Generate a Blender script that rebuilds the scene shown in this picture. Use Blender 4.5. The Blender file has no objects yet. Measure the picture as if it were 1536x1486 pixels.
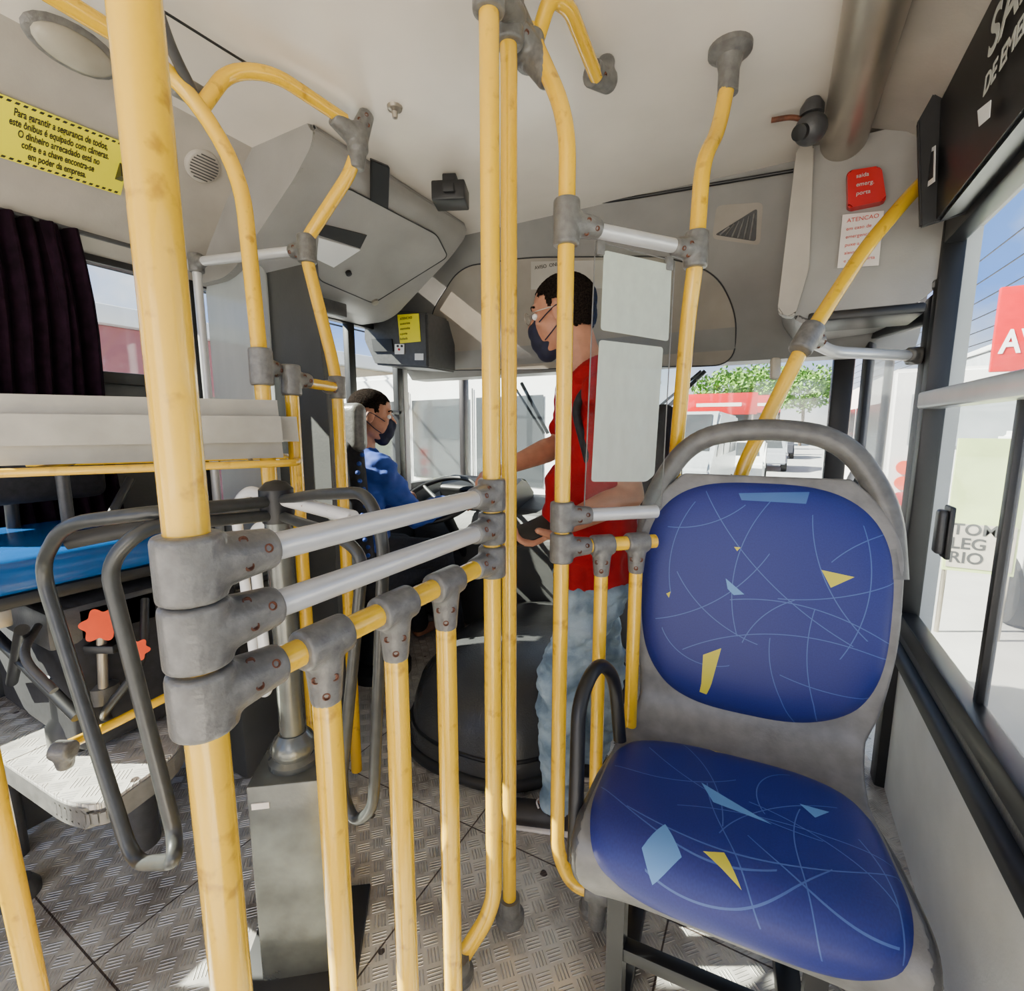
import bpy, bmesh, math, random
from mathutils import Vector, Matrix, noise
V=Vector
random.seed(4)
FP=720.0; YAW=math.radians(28.5); PIT=math.radians(8.2); CAM=V((0,0,1.25))
cy,sy,cp,sp=math.cos(YAW),math.sin(YAW),math.cos(PIT),math.sin(PIT)
fw=V((-sy*cp,cy*cp,-sp)); rt=V((cy,sy,0)); upv=rt.cross(fw)
# survey helpers: turn a sight line into a real point on a known plane of the bus
def ray(px,py): return fw*FP+rt*(px-768)+upv*(743-py)
def onx(px,py,x): d=ray(px,py); return CAM+d*(x/d.x)
def ony(px,py,y): d=ray(px,py); return CAM+d*(y/d.y)
def onz(px,py,z): d=ray(px,py); return CAM+d*((z-1.25)/d.z)
def ond(px,py,dep): return CAM+ray(px,py)*(dep/FP)
def onp(px,py,p0,n):
    d=ray(px,py); return CAM+d*((V(p0)-CAM).dot(n)/d.dot(n))
Z=V((0,0,1))
# ---------------------------------------------------------------- materials
MATS={}
def nt(name):
    m=bpy.data.materials.new(name); m.use_nodes=True
    n=m.node_tree; b=n.nodes['Principled BSDF']; return m,n,b
def mat(name,col,rough=.5,metal=0,var=.12,scale=12,bump=0,bscale=80,col2=None,thr=None,spec=.5,coat=0):
    if name in MATS: return MATS[name]
    m,n,b=nt(name)
    tc=n.nodes.new('ShaderNodeTexCoord'); nz=n.nodes.new('ShaderNodeTexNoise')
    nz.inputs['Scale'].default_value=scale; nz.inputs['Detail'].default_value=5
    n.links.new(tc.outputs['Object'],nz.inputs['Vector'])
    cr=n.nodes.new('ShaderNodeValToRGB')
    c2=col2 if col2 else tuple(c*(1-var*2) for c in col)
    c1=col if col2 else tuple(min(1,c*(1+var)) for c in col)
    lo,hi=thr if thr else (.3,.7)
    cr.color_ramp.elements[0].position=lo; cr.color_ramp.elements[1].position=hi
    cr.color_ramp.elements[0].color=(*c2,1); cr.color_ramp.elements[1].color=(*c1,1)
    n.links.new(nz.outputs['Fac'],cr.inputs['Fac']); n.links.new(cr.outputs['Color'],b.inputs['Base Color'])
    b.inputs['Roughness'].default_value=rough; b.inputs['Metallic'].default_value=metal
    b.inputs['Specular IOR Level'].default_value=spec; b.inputs['Coat Weight'].default_value=coat
    if bump:
        n2=n.nodes.new('ShaderNodeTexNoise'); n2.inputs['Scale'].default_value=bscale
        n.links.new(tc.outputs['Object'],n2.inputs['Vector'])
        bp=n.nodes.new('ShaderNodeBump'); bp.inputs['Strength'].default_value=bump; bp.inputs['Distance'].default_value=.01
        n.links.new(n2.outputs['Fac'],bp.inputs['Height']); n.links.new(bp.outputs['Normal'],b.inputs['Normal'])
    MATS[name]=m; return m
def glassmat(name,tint=(.9,.95,.95),refl=.06,haze=0,hcol=(.7,.8,.76)):
    m=bpy.data.materials.new(name); m.use_nodes=True; n=m.node_tree; n.nodes.clear()
    o=n.nodes.new('ShaderNodeOutputMaterial'); t=n.nodes.new('ShaderNodeBsdfTransparent'); t.inputs[0].default_value=(*tint,1)
    g=n.nodes.new('ShaderNodeBsdfGlossy'); g.inputs['Roughness'].default_value=.05
    mx=n.nodes.new('ShaderNodeMixShader'); mx.inputs[0].default_value=refl
    n.links.new(t.outputs[0],mx.inputs[1]); n.links.new(g.outputs[0],mx.inputs[2]); last=mx
    if haze:
        d=n.nodes.new('ShaderNodeBsdfDiffuse'); d.inputs[0].default_value=(*hcol,1)
        tr=n.nodes.new('ShaderNodeBsdfTranslucent'); tr.inputs[0].default_value=(*hcol,1)
        a=n.nodes.new('ShaderNodeMixShader'); a.inputs[0].default_value=.6
        n.links.new(d.outputs[0],a.inputs[1]); n.links.new(tr.outputs[0],a.inputs[2])
        m2=n.nodes.new('ShaderNodeMixShader'); m2.inputs[0].default_value=haze
        nz=n.nodes.new('ShaderNodeTexNoise'); nz.inputs['Scale'].default_value=6
        mp=n.nodes.new('ShaderNodeMapRange'); mp.inputs[3].default_value=haze*.85; mp.inputs[4].default_value=min(1,haze*1.1)
        n.links.new(nz.outputs['Fac'],mp.inputs[0]); n.links.new(mp.outputs[0],m2.inputs[0])
        n.links.new(last.outputs[0],m2.inputs[1]); n.links.new(a.outputs[0],m2.inputs[2]); last=m2
    n.links.new(last.outputs[0],o.inputs[0]); return m
YEL=mat('yellow_paint',(.80,.47,.012),.24,0,.06,34,.04,60,coat=.5,col2=(.50,.27,.012),thr=(.27,.40))
FIT=mat('grey_fitting',(.145,.141,.133),.32,0,.16,60,.12,160)
RAIL=mat('silver_rail',(.60,.60,.60),.28,.3,.03,20)
SHELL=mat('worn_grey_plastic',(.175,.17,.162),.36,0,.14,26,.06,180)
SHELLD=mat('dark_grey_plastic',(.055,.055,.057),.38,0,.1,50,.08,150)
BLK=mat('black_plastic',(.009,.009,.010),.4,0,.1,20)
RUB=mat('black_rubber',(.016,.016,.017),.55,0,.1,20)
ARMM=mat('turnstile_bar',(.048,.050,.048),.30,.2,.1,50)
PED=mat('pedestal_metal',(.15,.155,.14),.24,.55,.14,16,.04,70)
CEIL=mat('cream_ceiling',(.80,.735,.645),.26,0,.08,1.8,.04,30)
COVE=mat('grey_liner',(.40,.365,.315),.40,0,.09,5,.05,120)
COVED=mat('dark_liner',(.055,.056,.055),.5,0,.08,8,.05,100)
PANEL=mat('front_liner',(.215,.206,.194),.38,0,.08,5,.06,200)
PANELL=mat('beige_panel',(.275,.242,.20),.42,0,.08,7,.06,200)
LOWER=mat('wall_laminate',(.70,.69,.66),.5,0,.06,6,.06,150)
CHIP=mat('chipped_white',(.72,.70,.66),.5,0,col2=(.16,.07,.04),thr=(.32,.35),scale=60)
BEIGE=mat('tray_plastic',(.34,.315,.255),.26,0,.10,9)
RUST=mat('rusty_screw',(.14,.045,.02),.6,.3,.3,60)
WHITE=mat('white_paint',(.85,.85,.84),.3,0,.03,3)
STEEL=mat('brushed_steel',(.38,.34,.28),.32,.7,.05,8)
ORANGE=mat('orange_plastic',(.85,.08,.01),.4,0,.05)
RED=mat('red_plastic',(.50,.004,.008),.3,0,.05)
REDT=mat('red_ink',(.6,.08,.06),.6,0,0)
BLKT=mat('black_ink',(.015,.015,.015),.6,0,0)
WHT=mat('white_ink',(.85,.85,.85),.6,0,0)
GRT=mat('grey_ink',(.50,.51,.47),.6,0,0)
PAPER=mat('paper',(.70,.64,.60),.7,0,.05)
YSIGN=mat('yellow_sticker',(.84,.76,.004),.5,0,.04,4)
CURT=mat('purple_curtain',(.012,.004,.010),.95,0,.3,30,spec=.1)
SKIN=mat('skin',(.43,.19,.11),.5,0,.08,30,.05,200)
HAIR=mat('dark_hair',(.020,.014,.011),1.0,0,.5,220,.8,350,spec=.05)
SHIRT=mat('red_cotton',(.33,.004,.008),.85,0,.15,9,.15,250,spec=.2)
BSHIRT=mat('blue_cotton',(.014,.055,.32),.8,0,.1,12,.1,250)
JEANS=mat('washed_denim',(.34,.43,.50),.85,0,col2=(.12,.18,.24),thr=(.36,.62),scale=10,bump=.25,bscale=300)
MASK=mat('navy_mask',(.006,.008,.030),.8,0,.2,40)
SHOE=mat('black_shoe',(.02,.016,.016),.5,0,.2,20)
DSEAT=mat('dark_seat_fabric',(.012,.012,.016),.85,0,.3,60)
ASPH=mat('asphalt',(.42,.41,.40),.9,0,.06,2)
LEAF=mat('leaves',(.16,.34,.04),.8,0,.5,3)
CBLUE=mat('blue_vinyl',(.002,.065,.24),.22,0,.1,10)
TIRE=mat('tyre',(.02,.02,.02),.8,0,.1)
CARGL=mat('vehicle_glass',(.05,.055,.06),.12,0,.1,2)
GLASS=glassmat('window_glass'); GLASSH=glassmat('hazy_glass',(.9,.93,.93),.08,.22,(.62,.64,.64)); ACR=glassmat('acrylic',(.95,.97,.96),.012); ACRW=glassmat('frosted_sheet',(.9,.95,.92),.02,.82,(.84,.90,.84))
ACRD=glassmat('scratched_acrylic',(.9,.93,.95),.05,.72,(.58,.59,.58))

def plate_mat():
    m,n,b=nt('diamond_plate'); L=n.links.new
    def M(op,a,bb=None,c=None):
        x=n.nodes.new('ShaderNodeMath'); x.operation=op
        for i,q in enumerate((a,bb,c)):
            if q is None: continue
            if isinstance(q,(int,float)): x.inputs[i].default_value=q
            else: L(q,x.inputs[i])
        return x.outputs[0]
    tc=n.nodes.new('ShaderNodeTexCoord'); mp=n.nodes.new('ShaderNodeMapping'); mp.inputs['Rotation'].default_value=(0,0,.785); mp.inputs['Scale'].default_value=(25,25,25)
    L(tc.outputs['Object'],mp.inputs[0]); s=n.nodes.new('ShaderNodeSeparateXYZ'); L(mp.outputs[0],s.inputs[0])
    u,v=s.outputs[0],s.outputs[1]
    par=M('MODULO',M('ADD',M('FLOOR',u),M('FLOOR',v)),2); par=M('ABSOLUTE',par)
    def bars(a,c):
        st=M('SINE',M('MULTIPLY',a,6.283*5)); ed=M('LESS_THAN',M('ABSOLUTE',M('SUBTRACT',M('FRACT',c),.5)),.42)
        ed2=M('LESS_THAN',M('ABSOLUTE',M('SUBTRACT',M('FRACT',a),.5)),.40)
        return M('MULTIPLY',M('MULTIPLY',M('MAXIMUM',st,0),ed),ed2)
    h=M('ADD',M('MULTIPLY',bars(u,v),par),M('MULTIPLY',bars(v,u),M('SUBTRACT',1,par)))
    bp=n.nodes.new('ShaderNodeBump'); bp.inputs['Strength'].default_value=.9; bp.inputs['Distance'].default_value=.0035; L(h,bp.inputs['Height'])
    nz=n.nodes.new('ShaderNodeTexNoise'); nz.inputs['Scale'].default_value=4; nz.inputs['Detail'].default_value=9; nz.inputs['Roughness'].default_value=.65; L(tc.outputs['Object'],nz.inputs['Vector'])
    cr=n.nodes.new('ShaderNodeValToRGB'); e=cr.color_ramp.elements; e[0].position=.36;e[0].color=(.24,.21,.185,1);e[1].position=.54;e[1].color=(.68,.65,.60,1); L(nz.outputs['Fac'],cr.inputs[0])
    mx=n.nodes.new('ShaderNodeMixRGB'); mx.inputs[2].default_value=(.92,.89,.84,1); L(M('MULTIPLY',h,.5),mx.inputs[0]); L(cr.outputs[0],mx.inputs[1])
    vo=n.nodes.new('ShaderNodeTexVoronoi'); vo.inputs['Scale'].default_value=9; L(tc.outputs['Object'],vo.inputs['Vector'])
    n5=n.nodes.new('ShaderNodeTexNoise'); n5.inputs['Scale'].default_value=40; L(tc.outputs['Object'],n5.inputs['Vector'])
    dirt=M('LESS_THAN',M('ADD',vo.outputs['Distance'],M('MULTIPLY',n5.outputs['Fac'],.14)),.165)
    s2=n.nodes.new('ShaderNodeSeparateXYZ'); L(tc.outputs['Object'],s2.inputs[0])
    for ax,c in ((0,.02),(0,.62),(0,-.55),(1,-.45),(1,.30)):
        dirt=M('MAXIMUM',dirt,M('LESS_THAN',M('ABSOLUTE',M('SUBTRACT',s2.outputs[ax],c)),.0022))
    m3=n.nodes.new('ShaderNodeMixRGB'); m3.inputs[2].default_value=(.045,.022,.016,1); L(M('MULTIPLY',dirt,.9),m3.inputs[0]); L(mx.outputs[0],m3.inputs[1])
    L(m3.outputs[0],b.inputs['Base Color']); L(bp.outputs[0],b.inputs['Normal']); b.inputs['Roughness'].default_value=.28; b.inputs['Metallic'].default_value=.35
    return m
PLATE=plate_mat()

def fabric(name,arcs,tris,shapes=()):
    """blue seat cloth: UV in metres; arcs=(cx,cy,r,mx,my,L,w,bright) tris=(pts,color)"""
    m,n,b=nt(name); L=n.links.new
    def M(op,a,bb=None):
        x=n.nodes.new('ShaderNodeMath'); x.operation=op
        for i,q in enumerate((a,bb)):
            if q is None: continue
            if isinstance(q,(int,float)): x.inputs[i].default_value=q
            else: L(q,x.inputs[i])
        return x.outputs[0]
    uv=n.nodes.new('ShaderNodeUVMap'); uv.uv_map='UVMap'; s=n.nodes.new('ShaderNodeSeparateXYZ'); L(uv.outputs[0],s.inputs[0])
    X,Y=s.outputs[0],s.outputs[1]
    def D(x,y):
        d=n.nodes.new('ShaderNodeVectorMath'); d.operation='DISTANCE'; L(uv.outputs[0],d.inputs[0]); d.inputs[1].default_value=(x,y,0); return d.outputs['Value']
    acc=None
    for (cx,cyy,r,mx_,my,ln,w) in arcs:
        a=M('LESS_THAN',M('ABSOLUTE',M('SUBTRACT',D(cx,cyy),r)),w)
        a=M('MULTIPLY',a,M('LESS_THAN',D(mx_,my),ln))
        acc=a if acc is None else M('MAXIMUM',acc,a)
    nz=n.nodes.new('ShaderNodeTexNoise'); nz.inputs['Scale'].default_value=350; L(uv.outputs[0],nz.inputs['Vector'])
    cr=n.nodes.new('ShaderNodeValToRGB'); cr.color_ramp.elements[0].color=(.011,.016,.13,1); cr.color_ramp.elements[1].color=(.020,.032,.22,1); L(nz.outputs['Fac'],cr.inputs[0])
    mx=n.nodes.new('ShaderNodeMixRGB'); L(M('MULTIPLY',acc,.42),mx.inputs[0]); L(cr.outputs[0],mx.inputs[1]); mx.inputs[2].default_value=(.13,.24,.55,1); last=mx
    for pts,col in tris:
        acc=None
        k=len(pts); area=sum(pts[i][0]*pts[(i+1)%k][1]-pts[(i+1)%k][0]*pts[i][1] for i in range(k))
        if area<0: pts=pts[::-1]
        for i in range(k):
            (x0,y0),(x1,y1)=pts[i],pts[(i+1)%k]
            e=M('SUBTRACT',M('MULTIPLY',M('SUBTRACT',Y,y0),x1-x0),M('MULTIPLY',M('SUBTRACT',X,x0),y1-y0))
            g=M('GREATER_THAN',e,0); acc=g if acc is None else M('MULTIPLY',acc,g)
        q=n.nodes.new('ShaderNodeMixRGB'); L(acc,q.inputs[0]); L(last.outputs[0],q.inputs[1]); q.inputs[2].default_value=(*col,1); last=q
    L(last.outputs[0],b.inputs['Base Color']); b.inputs['Roughness'].default_value=.45
    b.inputs['Specular IOR Level'].default_value=.4
    return m

# ---------------------------------------------------------------- object helpers
COL=bpy.context.scene.collection
def meta(o,label=None,category=None,group=None,kind=None):
    if label:
        o['label']=label
        if len(label.split())>12: print('LONG',label)
    if category: o['category']=category
    if group: o['group']=group
    if kind: o['kind']=kind
    return o
def thing(name,loc,label,category,group=None):
    e=bpy.data.objects.new(name,None); e.location=V(loc); e.empty_display_size=.05; COL.objects.link(e)
    return meta(e,label,category,group)
def fin(src,name,mats,parent=None,smooth=True,ang=40,**kw):
    if isinstance(src,bmesh.types.BMesh):
        me=bpy.data.meshes.new(name); bmesh.ops.recalc_face_normals(src,faces=src.faces[:])
        src.to_mesh(me); src.free()
    else: me=src
    if not isinstance(mats,(list,tuple)): mats=[mats]
    me.materials.clear()
    for m in mats: me.materials.append(m)
    co=[v.co for v in me.vertices]
    if co:
        lo=V((min(c.x for c in co),min(c.y for c in co),min(c.z for c in co))); hi=V((max(c.x for c in co),max(c.y for c in co),max(c.z for c in co)))
        c=(lo+hi)/2; me.transform(Matrix.Translation(-c))
    else: c=V((0,0,0))
    me.polygons.foreach_set('use_smooth',[smooth]*len(me.polygons))
    if smooth: me.set_sharp_from_angle(angle=math.radians(ang))
    o=bpy.data.objects.new(name,me); COL.objects.link(o)
    if parent:
        o.parent=parent; base=V((0,0,0)); p=parent
        while p: base+=p.location; p=p.parent
        o.location=c-base
    else: o.location=c
    meta(o,**kw); return o
def fil(pts,r=.05,n=6):
    pts=[V(p) for p in pts]; out=[pts[0]]
    for i in range(1,len(pts)-1):
        p=pts[i]; a=pts[i-1]-p; b=pts[i+1]-p
        ra=min(r,a.length*.48,b.length*.48)
        A=p+a.normalized()*ra; B=p+b.normalized()*ra
        for k in range(n+1):
            t=k/n; out.append(A*(1-t)**2+p*2*t*(1-t)+B*t*t)
    out.append(pts[-1]); return out
def tube_bm(bm,pts,r,seg=16,closed=False,cap=True,mi=0):
    pts=[V(p) for p in pts]; n=len(pts)
    q=[pts[0]]
    for p in pts[1:]:
        if (p-q[-1]).length>1e-5: q.append(p)
    pts=q; n=len(pts)
    rs=r if isinstance(r,(list,tuple)) else [r]*n
    tan=[]
    for i in range(n):
        if closed: t=pts[(i+1)%n]-pts[i-1]
        else: t=(pts[min(i+1,n-1)]-pts[max(i-1,0)])
        tan.append(t.normalized())
    nrm=tan[0].orthogonal().normalized(); rings=[]
    for i in range(n):
        nrm=(nrm-tan[i]*nrm.dot(tan[i])).normalized(); b=tan[i].cross(nrm)
        rings.append([bm.verts.new(pts[i]+(nrm*math.cos(2*math.pi*k/seg)+b*math.sin(2*math.pi*k/seg))*rs[i]) for k in range(seg)])
    for i in range(n if closed else n-1):
        A=rings[i]; B=rings[(i+1)%n]
        for k in range(seg):
            try: f=bm.faces.new((A[k],A[(k+1)%seg],B[(k+1)%seg],B[k])); f.material_index=mi
            except ValueError: pass
    if cap and not closed:
        for R in (rings[0],rings[-1]): f=bm.faces.new(R); f.material_index=mi
def tube(name,pts,r,m,parent=None,bend=.05,seg=16,closed=False,**kw):
    bm=bmesh.new(); tube_bm(bm,fil(pts,bend) if not closed else pts,r,seg,closed); return fin(bm,name,m,parent,**kw)
def box_bm(bm,c,s,R=None,bev=.0,seg=2,mi=0):
    t=bmesh.new(); bmesh.ops.create_cube(t,size=1)
    for v in t.verts: v.co=V((v.co.x*s[0],v.co.y*s[1],v.co.z*s[2]))
    if bev: bmesh.ops.bevel(t,geom=t.edges[:],offset=bev,segments=seg,profile=.5,affect='EDGES')
    M=Matrix.Translation(V(c))@(R.to_4x4() if R else Matrix())
    t.transform(M); merge(bm,t,mi)
def merge(bm,t,mi=0):
    mp={}
    for v in t.verts: mp[v]=bm.verts.new(v.co)
    for f in t.faces:
        g=bm.faces.new([mp[v] for v in f.verts]); g.material_index=mi
    t.free()
def box(name,lo,hi,m,parent=None,bev=.004,R=None,seg=2,**kw):
    lo=V(lo);hi=V(hi); bm=bmesh.new(); s=hi-lo
    box_bm(bm,(lo+hi)/2,(abs(s.x),abs(s.y),abs(s.z)),R,bev,seg); return fin(bm,name,m,parent,**kw)
def boxc(name,c,s,m,parent=None,R=None,bev=.004,seg=2,**kw):
    bm=bmesh.new(); box_bm(bm,c,s,R,bev,seg); return fin(bm,name,m,parent,**kw)
def frame(x,y=None,z=None):
    x=V(x).normalized()
    if z is None: z=Z
    z=(V(z)-x*V(z).dot(x)).normalized(); y=z.cross(x); return Matrix((x,y,z)).transposed()
def plate(name,pts,thick,m,parent=None,bev=0,off=None,**kw):
    """polygon (list of world points, roughly planar) extruded along its normal"""
    pts=[V(p) for p in pts]; n=V((0,0,0))
    for i in range(len(pts)):
        a=pts[i]; b=pts[(i+1)%len(pts)]; n+=a.cross(b)
    n.normalize(); bm=bmesh.new()
    if n.dot(CAM-pts[0])<0: n=-n
    A=[bm.verts.new(p) for p in pts]; B=[bm.verts.new(p-n*thick) for p in pts]
    bm.faces.new(A); bm.faces.new(B[::-1])
    for i in range(len(pts)): j=(i+1)%len(pts); bm.faces.new((A[i],B[i],B[j],A[j]))
    if bev: bmesh.ops.bevel(bm,geom=bm.edges[:],offset=bev,segments=2,affect='EDGES')
    return fin(bm,name,m,parent,**kw)
def prism(name,poly,axis,a,b,m,parent=None,bev=0,seg=2,**kw):
    """poly 2D; axis 'y': (x,z) swept in y ; axis 'x': (y,z) swept in x ; 'z': (x,y)"""
    f={'y':lambda p,t:V((p[0],t,p[1])),'x':lambda p,t:V((t,p[0],p[1])),'z':lambda p,t:V((p[0],p[1],t))}[axis]
    bm=bmesh.new(); A=[bm.verts.new(f(p,a)) for p in poly]; B=[bm.verts.new(f(p,b)) for p in poly]
    bm.faces.new(A); bm.faces.new(B[::-1]); k=len(poly)
    for i in range(k): j=(i+1)%k; bm.faces.new((A[i],B[i],B[j],A[j]))
    if bev: bmesh.ops.bevel(bm,geom=bm.edges[:],offset=bev,segments=seg,affect='EDGES')
    return fin(bm,name,m,parent,**kw)
def smooth2(poly,r,n=5):
    out=[];k=len(poly)
    for i in range(k):
        p=V(poly[i]); a=V(poly[i-1])-p; b=V(poly[(i+1)%k])-p
        ra=min(r,a.length*.45,b.length*.45); A=p+a.normalized()*ra; B=p+b.normalized()*ra
        for j in range(n+1):
            t=j/n; out.append(A*(1-t)**2+p*2*t*(1-t)+B*t*t)
    return out
def lathe_bm(bm,prof,c,axis=Z,seg=24,mi=0):
    axis=V(axis).normalized(); a=axis.orthogonal().normalized(); b=axis.cross(a); c=V(c); rings=[]
    for r,h in prof: rings.append([bm.verts.new(c+axis*h+(a*math.cos(2*math.pi*k/seg)+b*math.sin(2*math.pi*k/seg))*max(r,1e-4)) for k in range(seg)])
    for i in range(len(rings)-1):
        for k in range(seg): f=bm.faces.new((rings[i][k],rings[i][(k+1)%seg],rings[i+1][(k+1)%seg],rings[i+1][k])); f.material_index=mi
    for R in (rings[0],rings[-1]): f=bm.faces.new(R); f.material_index=mi
def lathe(name,prof,c,m,parent=None,axis=Z,seg=24,**kw):
    bm=bmesh.new(); lathe_bm(bm,prof,c,axis,seg); return fin(bm,name,m,parent,**kw)
# blobs: overlapping tapered capsules and ellipsoids fused to one continuous surface
def cap_bm(bm,p0,p1,r0,r1,side=None,k=1,seg=16):
    p0=V(p0);p1=V(p1); ax=(p1-p0); L=ax.length; ax=ax.normalized() if L>1e-6 else V((0,0,1))
    s=V(side) if side is not None else ax.orthogonal(); s=(s-ax*s.dot(ax)).normalized(); o=ax.cross(s); rings=[]
    pr=[(-r0*math.cos(a)*1.0,r0*math.sin(a)) for a in [math.radians(d) for d in (8,30,55,75,90)]]+[(L+r1*math.sin(a),r1*math.cos(a)) for a in [math.radians(d) for d in (0,15,35,60,82)]]
    for h,r in pr: rings.append([bm.verts.new(p0+ax*h*1.0+(s*math.cos(2*math.pi*i/seg)+o*(k*math.sin(2*math.pi*i/seg)))*r) for i in range(seg)])
    for i in range(len(rings)-1):
        for j in range(seg): bm.faces.new((rings[i][j],rings[i][(j+1)%seg],rings[i+1][(j+1)%seg],rings[i+1][j]))
    bm.faces.new(rings[0][::-1]); bm.faces.new(rings[-1])
def ell_bm(bm,c,r,R=None,seg=20):
    t=bmesh.new(); bmesh.ops.create_uvsphere(t,u_segments=seg,v_segments=seg//2+2,radius=1)
    for v in t.verts: v.co=V((v.co.x*r[0],v.co.y*r[1],v.co.z*r[2]))
    t.transform(Matrix.Translation(V(c))@(R.to_4x4() if R else Matrix())); merge(bm,t)
def fuse(bm,voxel,it=4,fac=.5):
    bmesh.ops.recalc_face_normals(bm,faces=bm.faces[:])
    me=bpy.data.meshes.new('tmp'); bm.to_mesh(me); bm.free(); o=bpy.data.objects.new('tmp',me); COL.objects.link(o)
    r=o.modifiers.new('r','REMESH'); r.mode='VOXEL'; r.voxel_size=voxel
    if it: s=o.modifiers.new('s','SMOOTH'); s.iterations=it; s.factor=fac
    dg=bpy.context.evaluated_depsgraph_get(); dg.update(); out=bpy.data.meshes.new_from_object(o.evaluated_get(dg))
    bpy.data.objects.remove(o); return out
def wrinkle(me,amp,sc,seed=0):
    ns=[v.normal.copy() for v in me.vertices]
    for v,nn in zip(me.vertices,ns):
        c=v.co; q=noise.noise(V((c.x*sc+seed,c.y*sc,c.z*sc*1.6)))+.5*noise.noise(V((c.x*sc*2.3,c.y*sc*2.3+seed,c.z*sc*3)))
        v.co=c+nn*amp*q
def text(name,body,pos,xd,yd,size,m,parent,align='LEFT',bold=0,ext=.0004,space=1.0,sx=1.0):
    c=bpy.data.curves.new(name,'FONT'); c.body=body; c.size=size; c.extrude=ext; c.align_x=align; c.space_line=space; c.offset=bold
    o=bpy.data.objects.new('t',c); COL.objects.link(o); dg=bpy.context.evaluated_depsgraph_get(); dg.update()
    me=bpy.data.meshes.new_from_object(o.evaluated_get(dg)); bpy.data.objects.remove(o)
    x=V(xd).normalized(); y=(V(yd)-x*V(yd).dot(x)).normalized(); z=x.cross(y)
    M=Matrix((x*sx,y,z)).transposed().to_4x4(); M.translation=V(pos); me.transform(M)
    return fin(me,name,m,parent,smooth=False)

# ================================================================= SETTING
WR=.42; WL=-1.97; CE=2.15; YB=-1.3; YF=2.9
def S(o): o['kind']='structure'; return o
S(box('floor',(WL-.05,YB,-.06),(WR+.05,YF+.05,0),PLATE,bev=0))
S(box('ceiling',(WL+.2,YB,CE),(WR+.1,YF+.1,CE+.05),CEIL,bev=0))
bm=bmesh.new()
box_bm(bm,(WR+.03,(YB+1.98)/2,.30),(.06,1.98-YB,.60))
box_bm(bm,(WR+.03,(YB+1.98)/2,1.98),(.06,1.98-YB,.34))
box_bm(bm,(WR+.03,1.945,1.2),(.06,.07,1.3))
S(fin(bm,'wall_right',LOWER,smooth=False))
cv=[(.16,2.16),(.20,2.13),(.28,2.10),(.35,2.04),(.40,1.95),(.42,1.85),(.46,1.85),(.46,2.2),(.16,2.2)]
S(prism('trim_1',cv,'y',YB,1.9,COVE))
bm=bmesh.new()
for z0,z1 in ((.60,.66),(1.77,1.84)): box_bm(bm,(WR-.005,(YB+1.93)/2,(z0+z1)/2),(.05,1.93-YB,z1-z0),None,.006)
box_bm(bm,(WR-.005,1.91,1.22),(.055,.05,1.24),None,.006)
box_bm(bm,(WR-.005,.45,1.22),(.05,.05,1.24),None,.006)
box_bm(bm,(WR+.01,1.33,.98),(.02,.022,.68),None,.003)
S(fin(bm,'window_1',BLK))
S(box('trim_2',(WR-.045,YB,1.302),(WR+.02,1.90,1.352),RAIL,bev=.008))
S(box('window_2',(WR+.012,YB,1.33),(WR+.016,1.9,1.8),GLASS,bev=0))
S(box('window_8',(WR+.012,YB,.64),(WR+.016,1.33,1.33),GLASSH,bev=0))
S(box('window_9',(WR+.012,1.33,.64),(WR+.016,1.9,1.33),GLASS,bev=0))
S(box('trim_3',(WR-.05,YB,.52),(WR+.0,1.97,.575),RUB,bev=.018,seg=4))
S(box('trim_4',(WR-.03,YB,.575),(WR+.0,1.97,.61),SHELLD,bev=.008))
bm=bmesh.new()
box_bm(bm,(WL-.03,(YB+YF)/2,.33),(.06,YF-YB,.72)); box_bm(bm,(WL-.03,(YB+YF)/2,1.98),(.06,YF-YB,.36))
for y0,y1 in ((YB,-.9),(.98,1.10)): box_bm(bm,(WL-.03,(y0+y1)/2,1.3),(.06,y1-y0,1.3))
box_bm(bm,(WL-.03,2.0,.79),(.06,1.8,.22)); box_bm(bm,(WL-.03,.81,1.04),(.06,.36,.72))
S(fin(bm,'wall_left',COVED,smooth=False))
bm=bmesh.new()
for y0,y1,zb in ((-.9,.98,.70),(1.10,2.22,.90)):
    for zz in (zb,1.79): box_bm(bm,(WL,(y0+y1)/2,zz),(.04,y1-y0,.04),None,.004)
    if y0>1: box_bm(bm,(WL,(y0+y1)/2,1.33),(.04,y1-y0,.025),None,.004)
    for yy in (y0,y1,(y0+y1)/2+(.2 if y0>1 else -.1)): box_bm(bm,(WL,yy,(zb+1.79)/2),(.04,.045,1.79-zb),None,.004)
box_bm(bm,(WL,.81,1.41),(.04,.36,.04),None,.004)
S(fin(bm,'window_3',BLK)); S(box('window_4',(WL-.012,-.9,.69),(WL-.008,2.86,1.8),GLASS,bev=0))
S(box('trim_10',(WL-.02,2.25,.86),(WL+.02,2.29,1.8),LOWER,bev=.006))
cvl=[(-1.55,2.16),(-1.60,2.12),(-1.72,2.02),(-1.84,1.90),(-1.93,1.80),(-1.98,1.78),(-1.98,2.2),(-1.55,2.2)]
S(prism('trim_5',cvl,'y',YB,1.10,COVE))
S(box('wall_front',(WL-.05,YF,-.3),(WR+.05,YF+.06,.70),PANEL,bev=0))
bm=bmesh.new()
box_bm(bm,((WL+WR)/2,YF+.03,1.9),(WR-WL+.1,.06,.62)); 
for x0,x1 in ((-2.0,-1.955),(.23,.32)): box_bm(bm,((x0+x1)/2,YF+.02,1.15),(x1-x0,.07,.95),None,.01)
S(fin(bm,'trim_6',BLK))
bm=bmesh.new()
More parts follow.
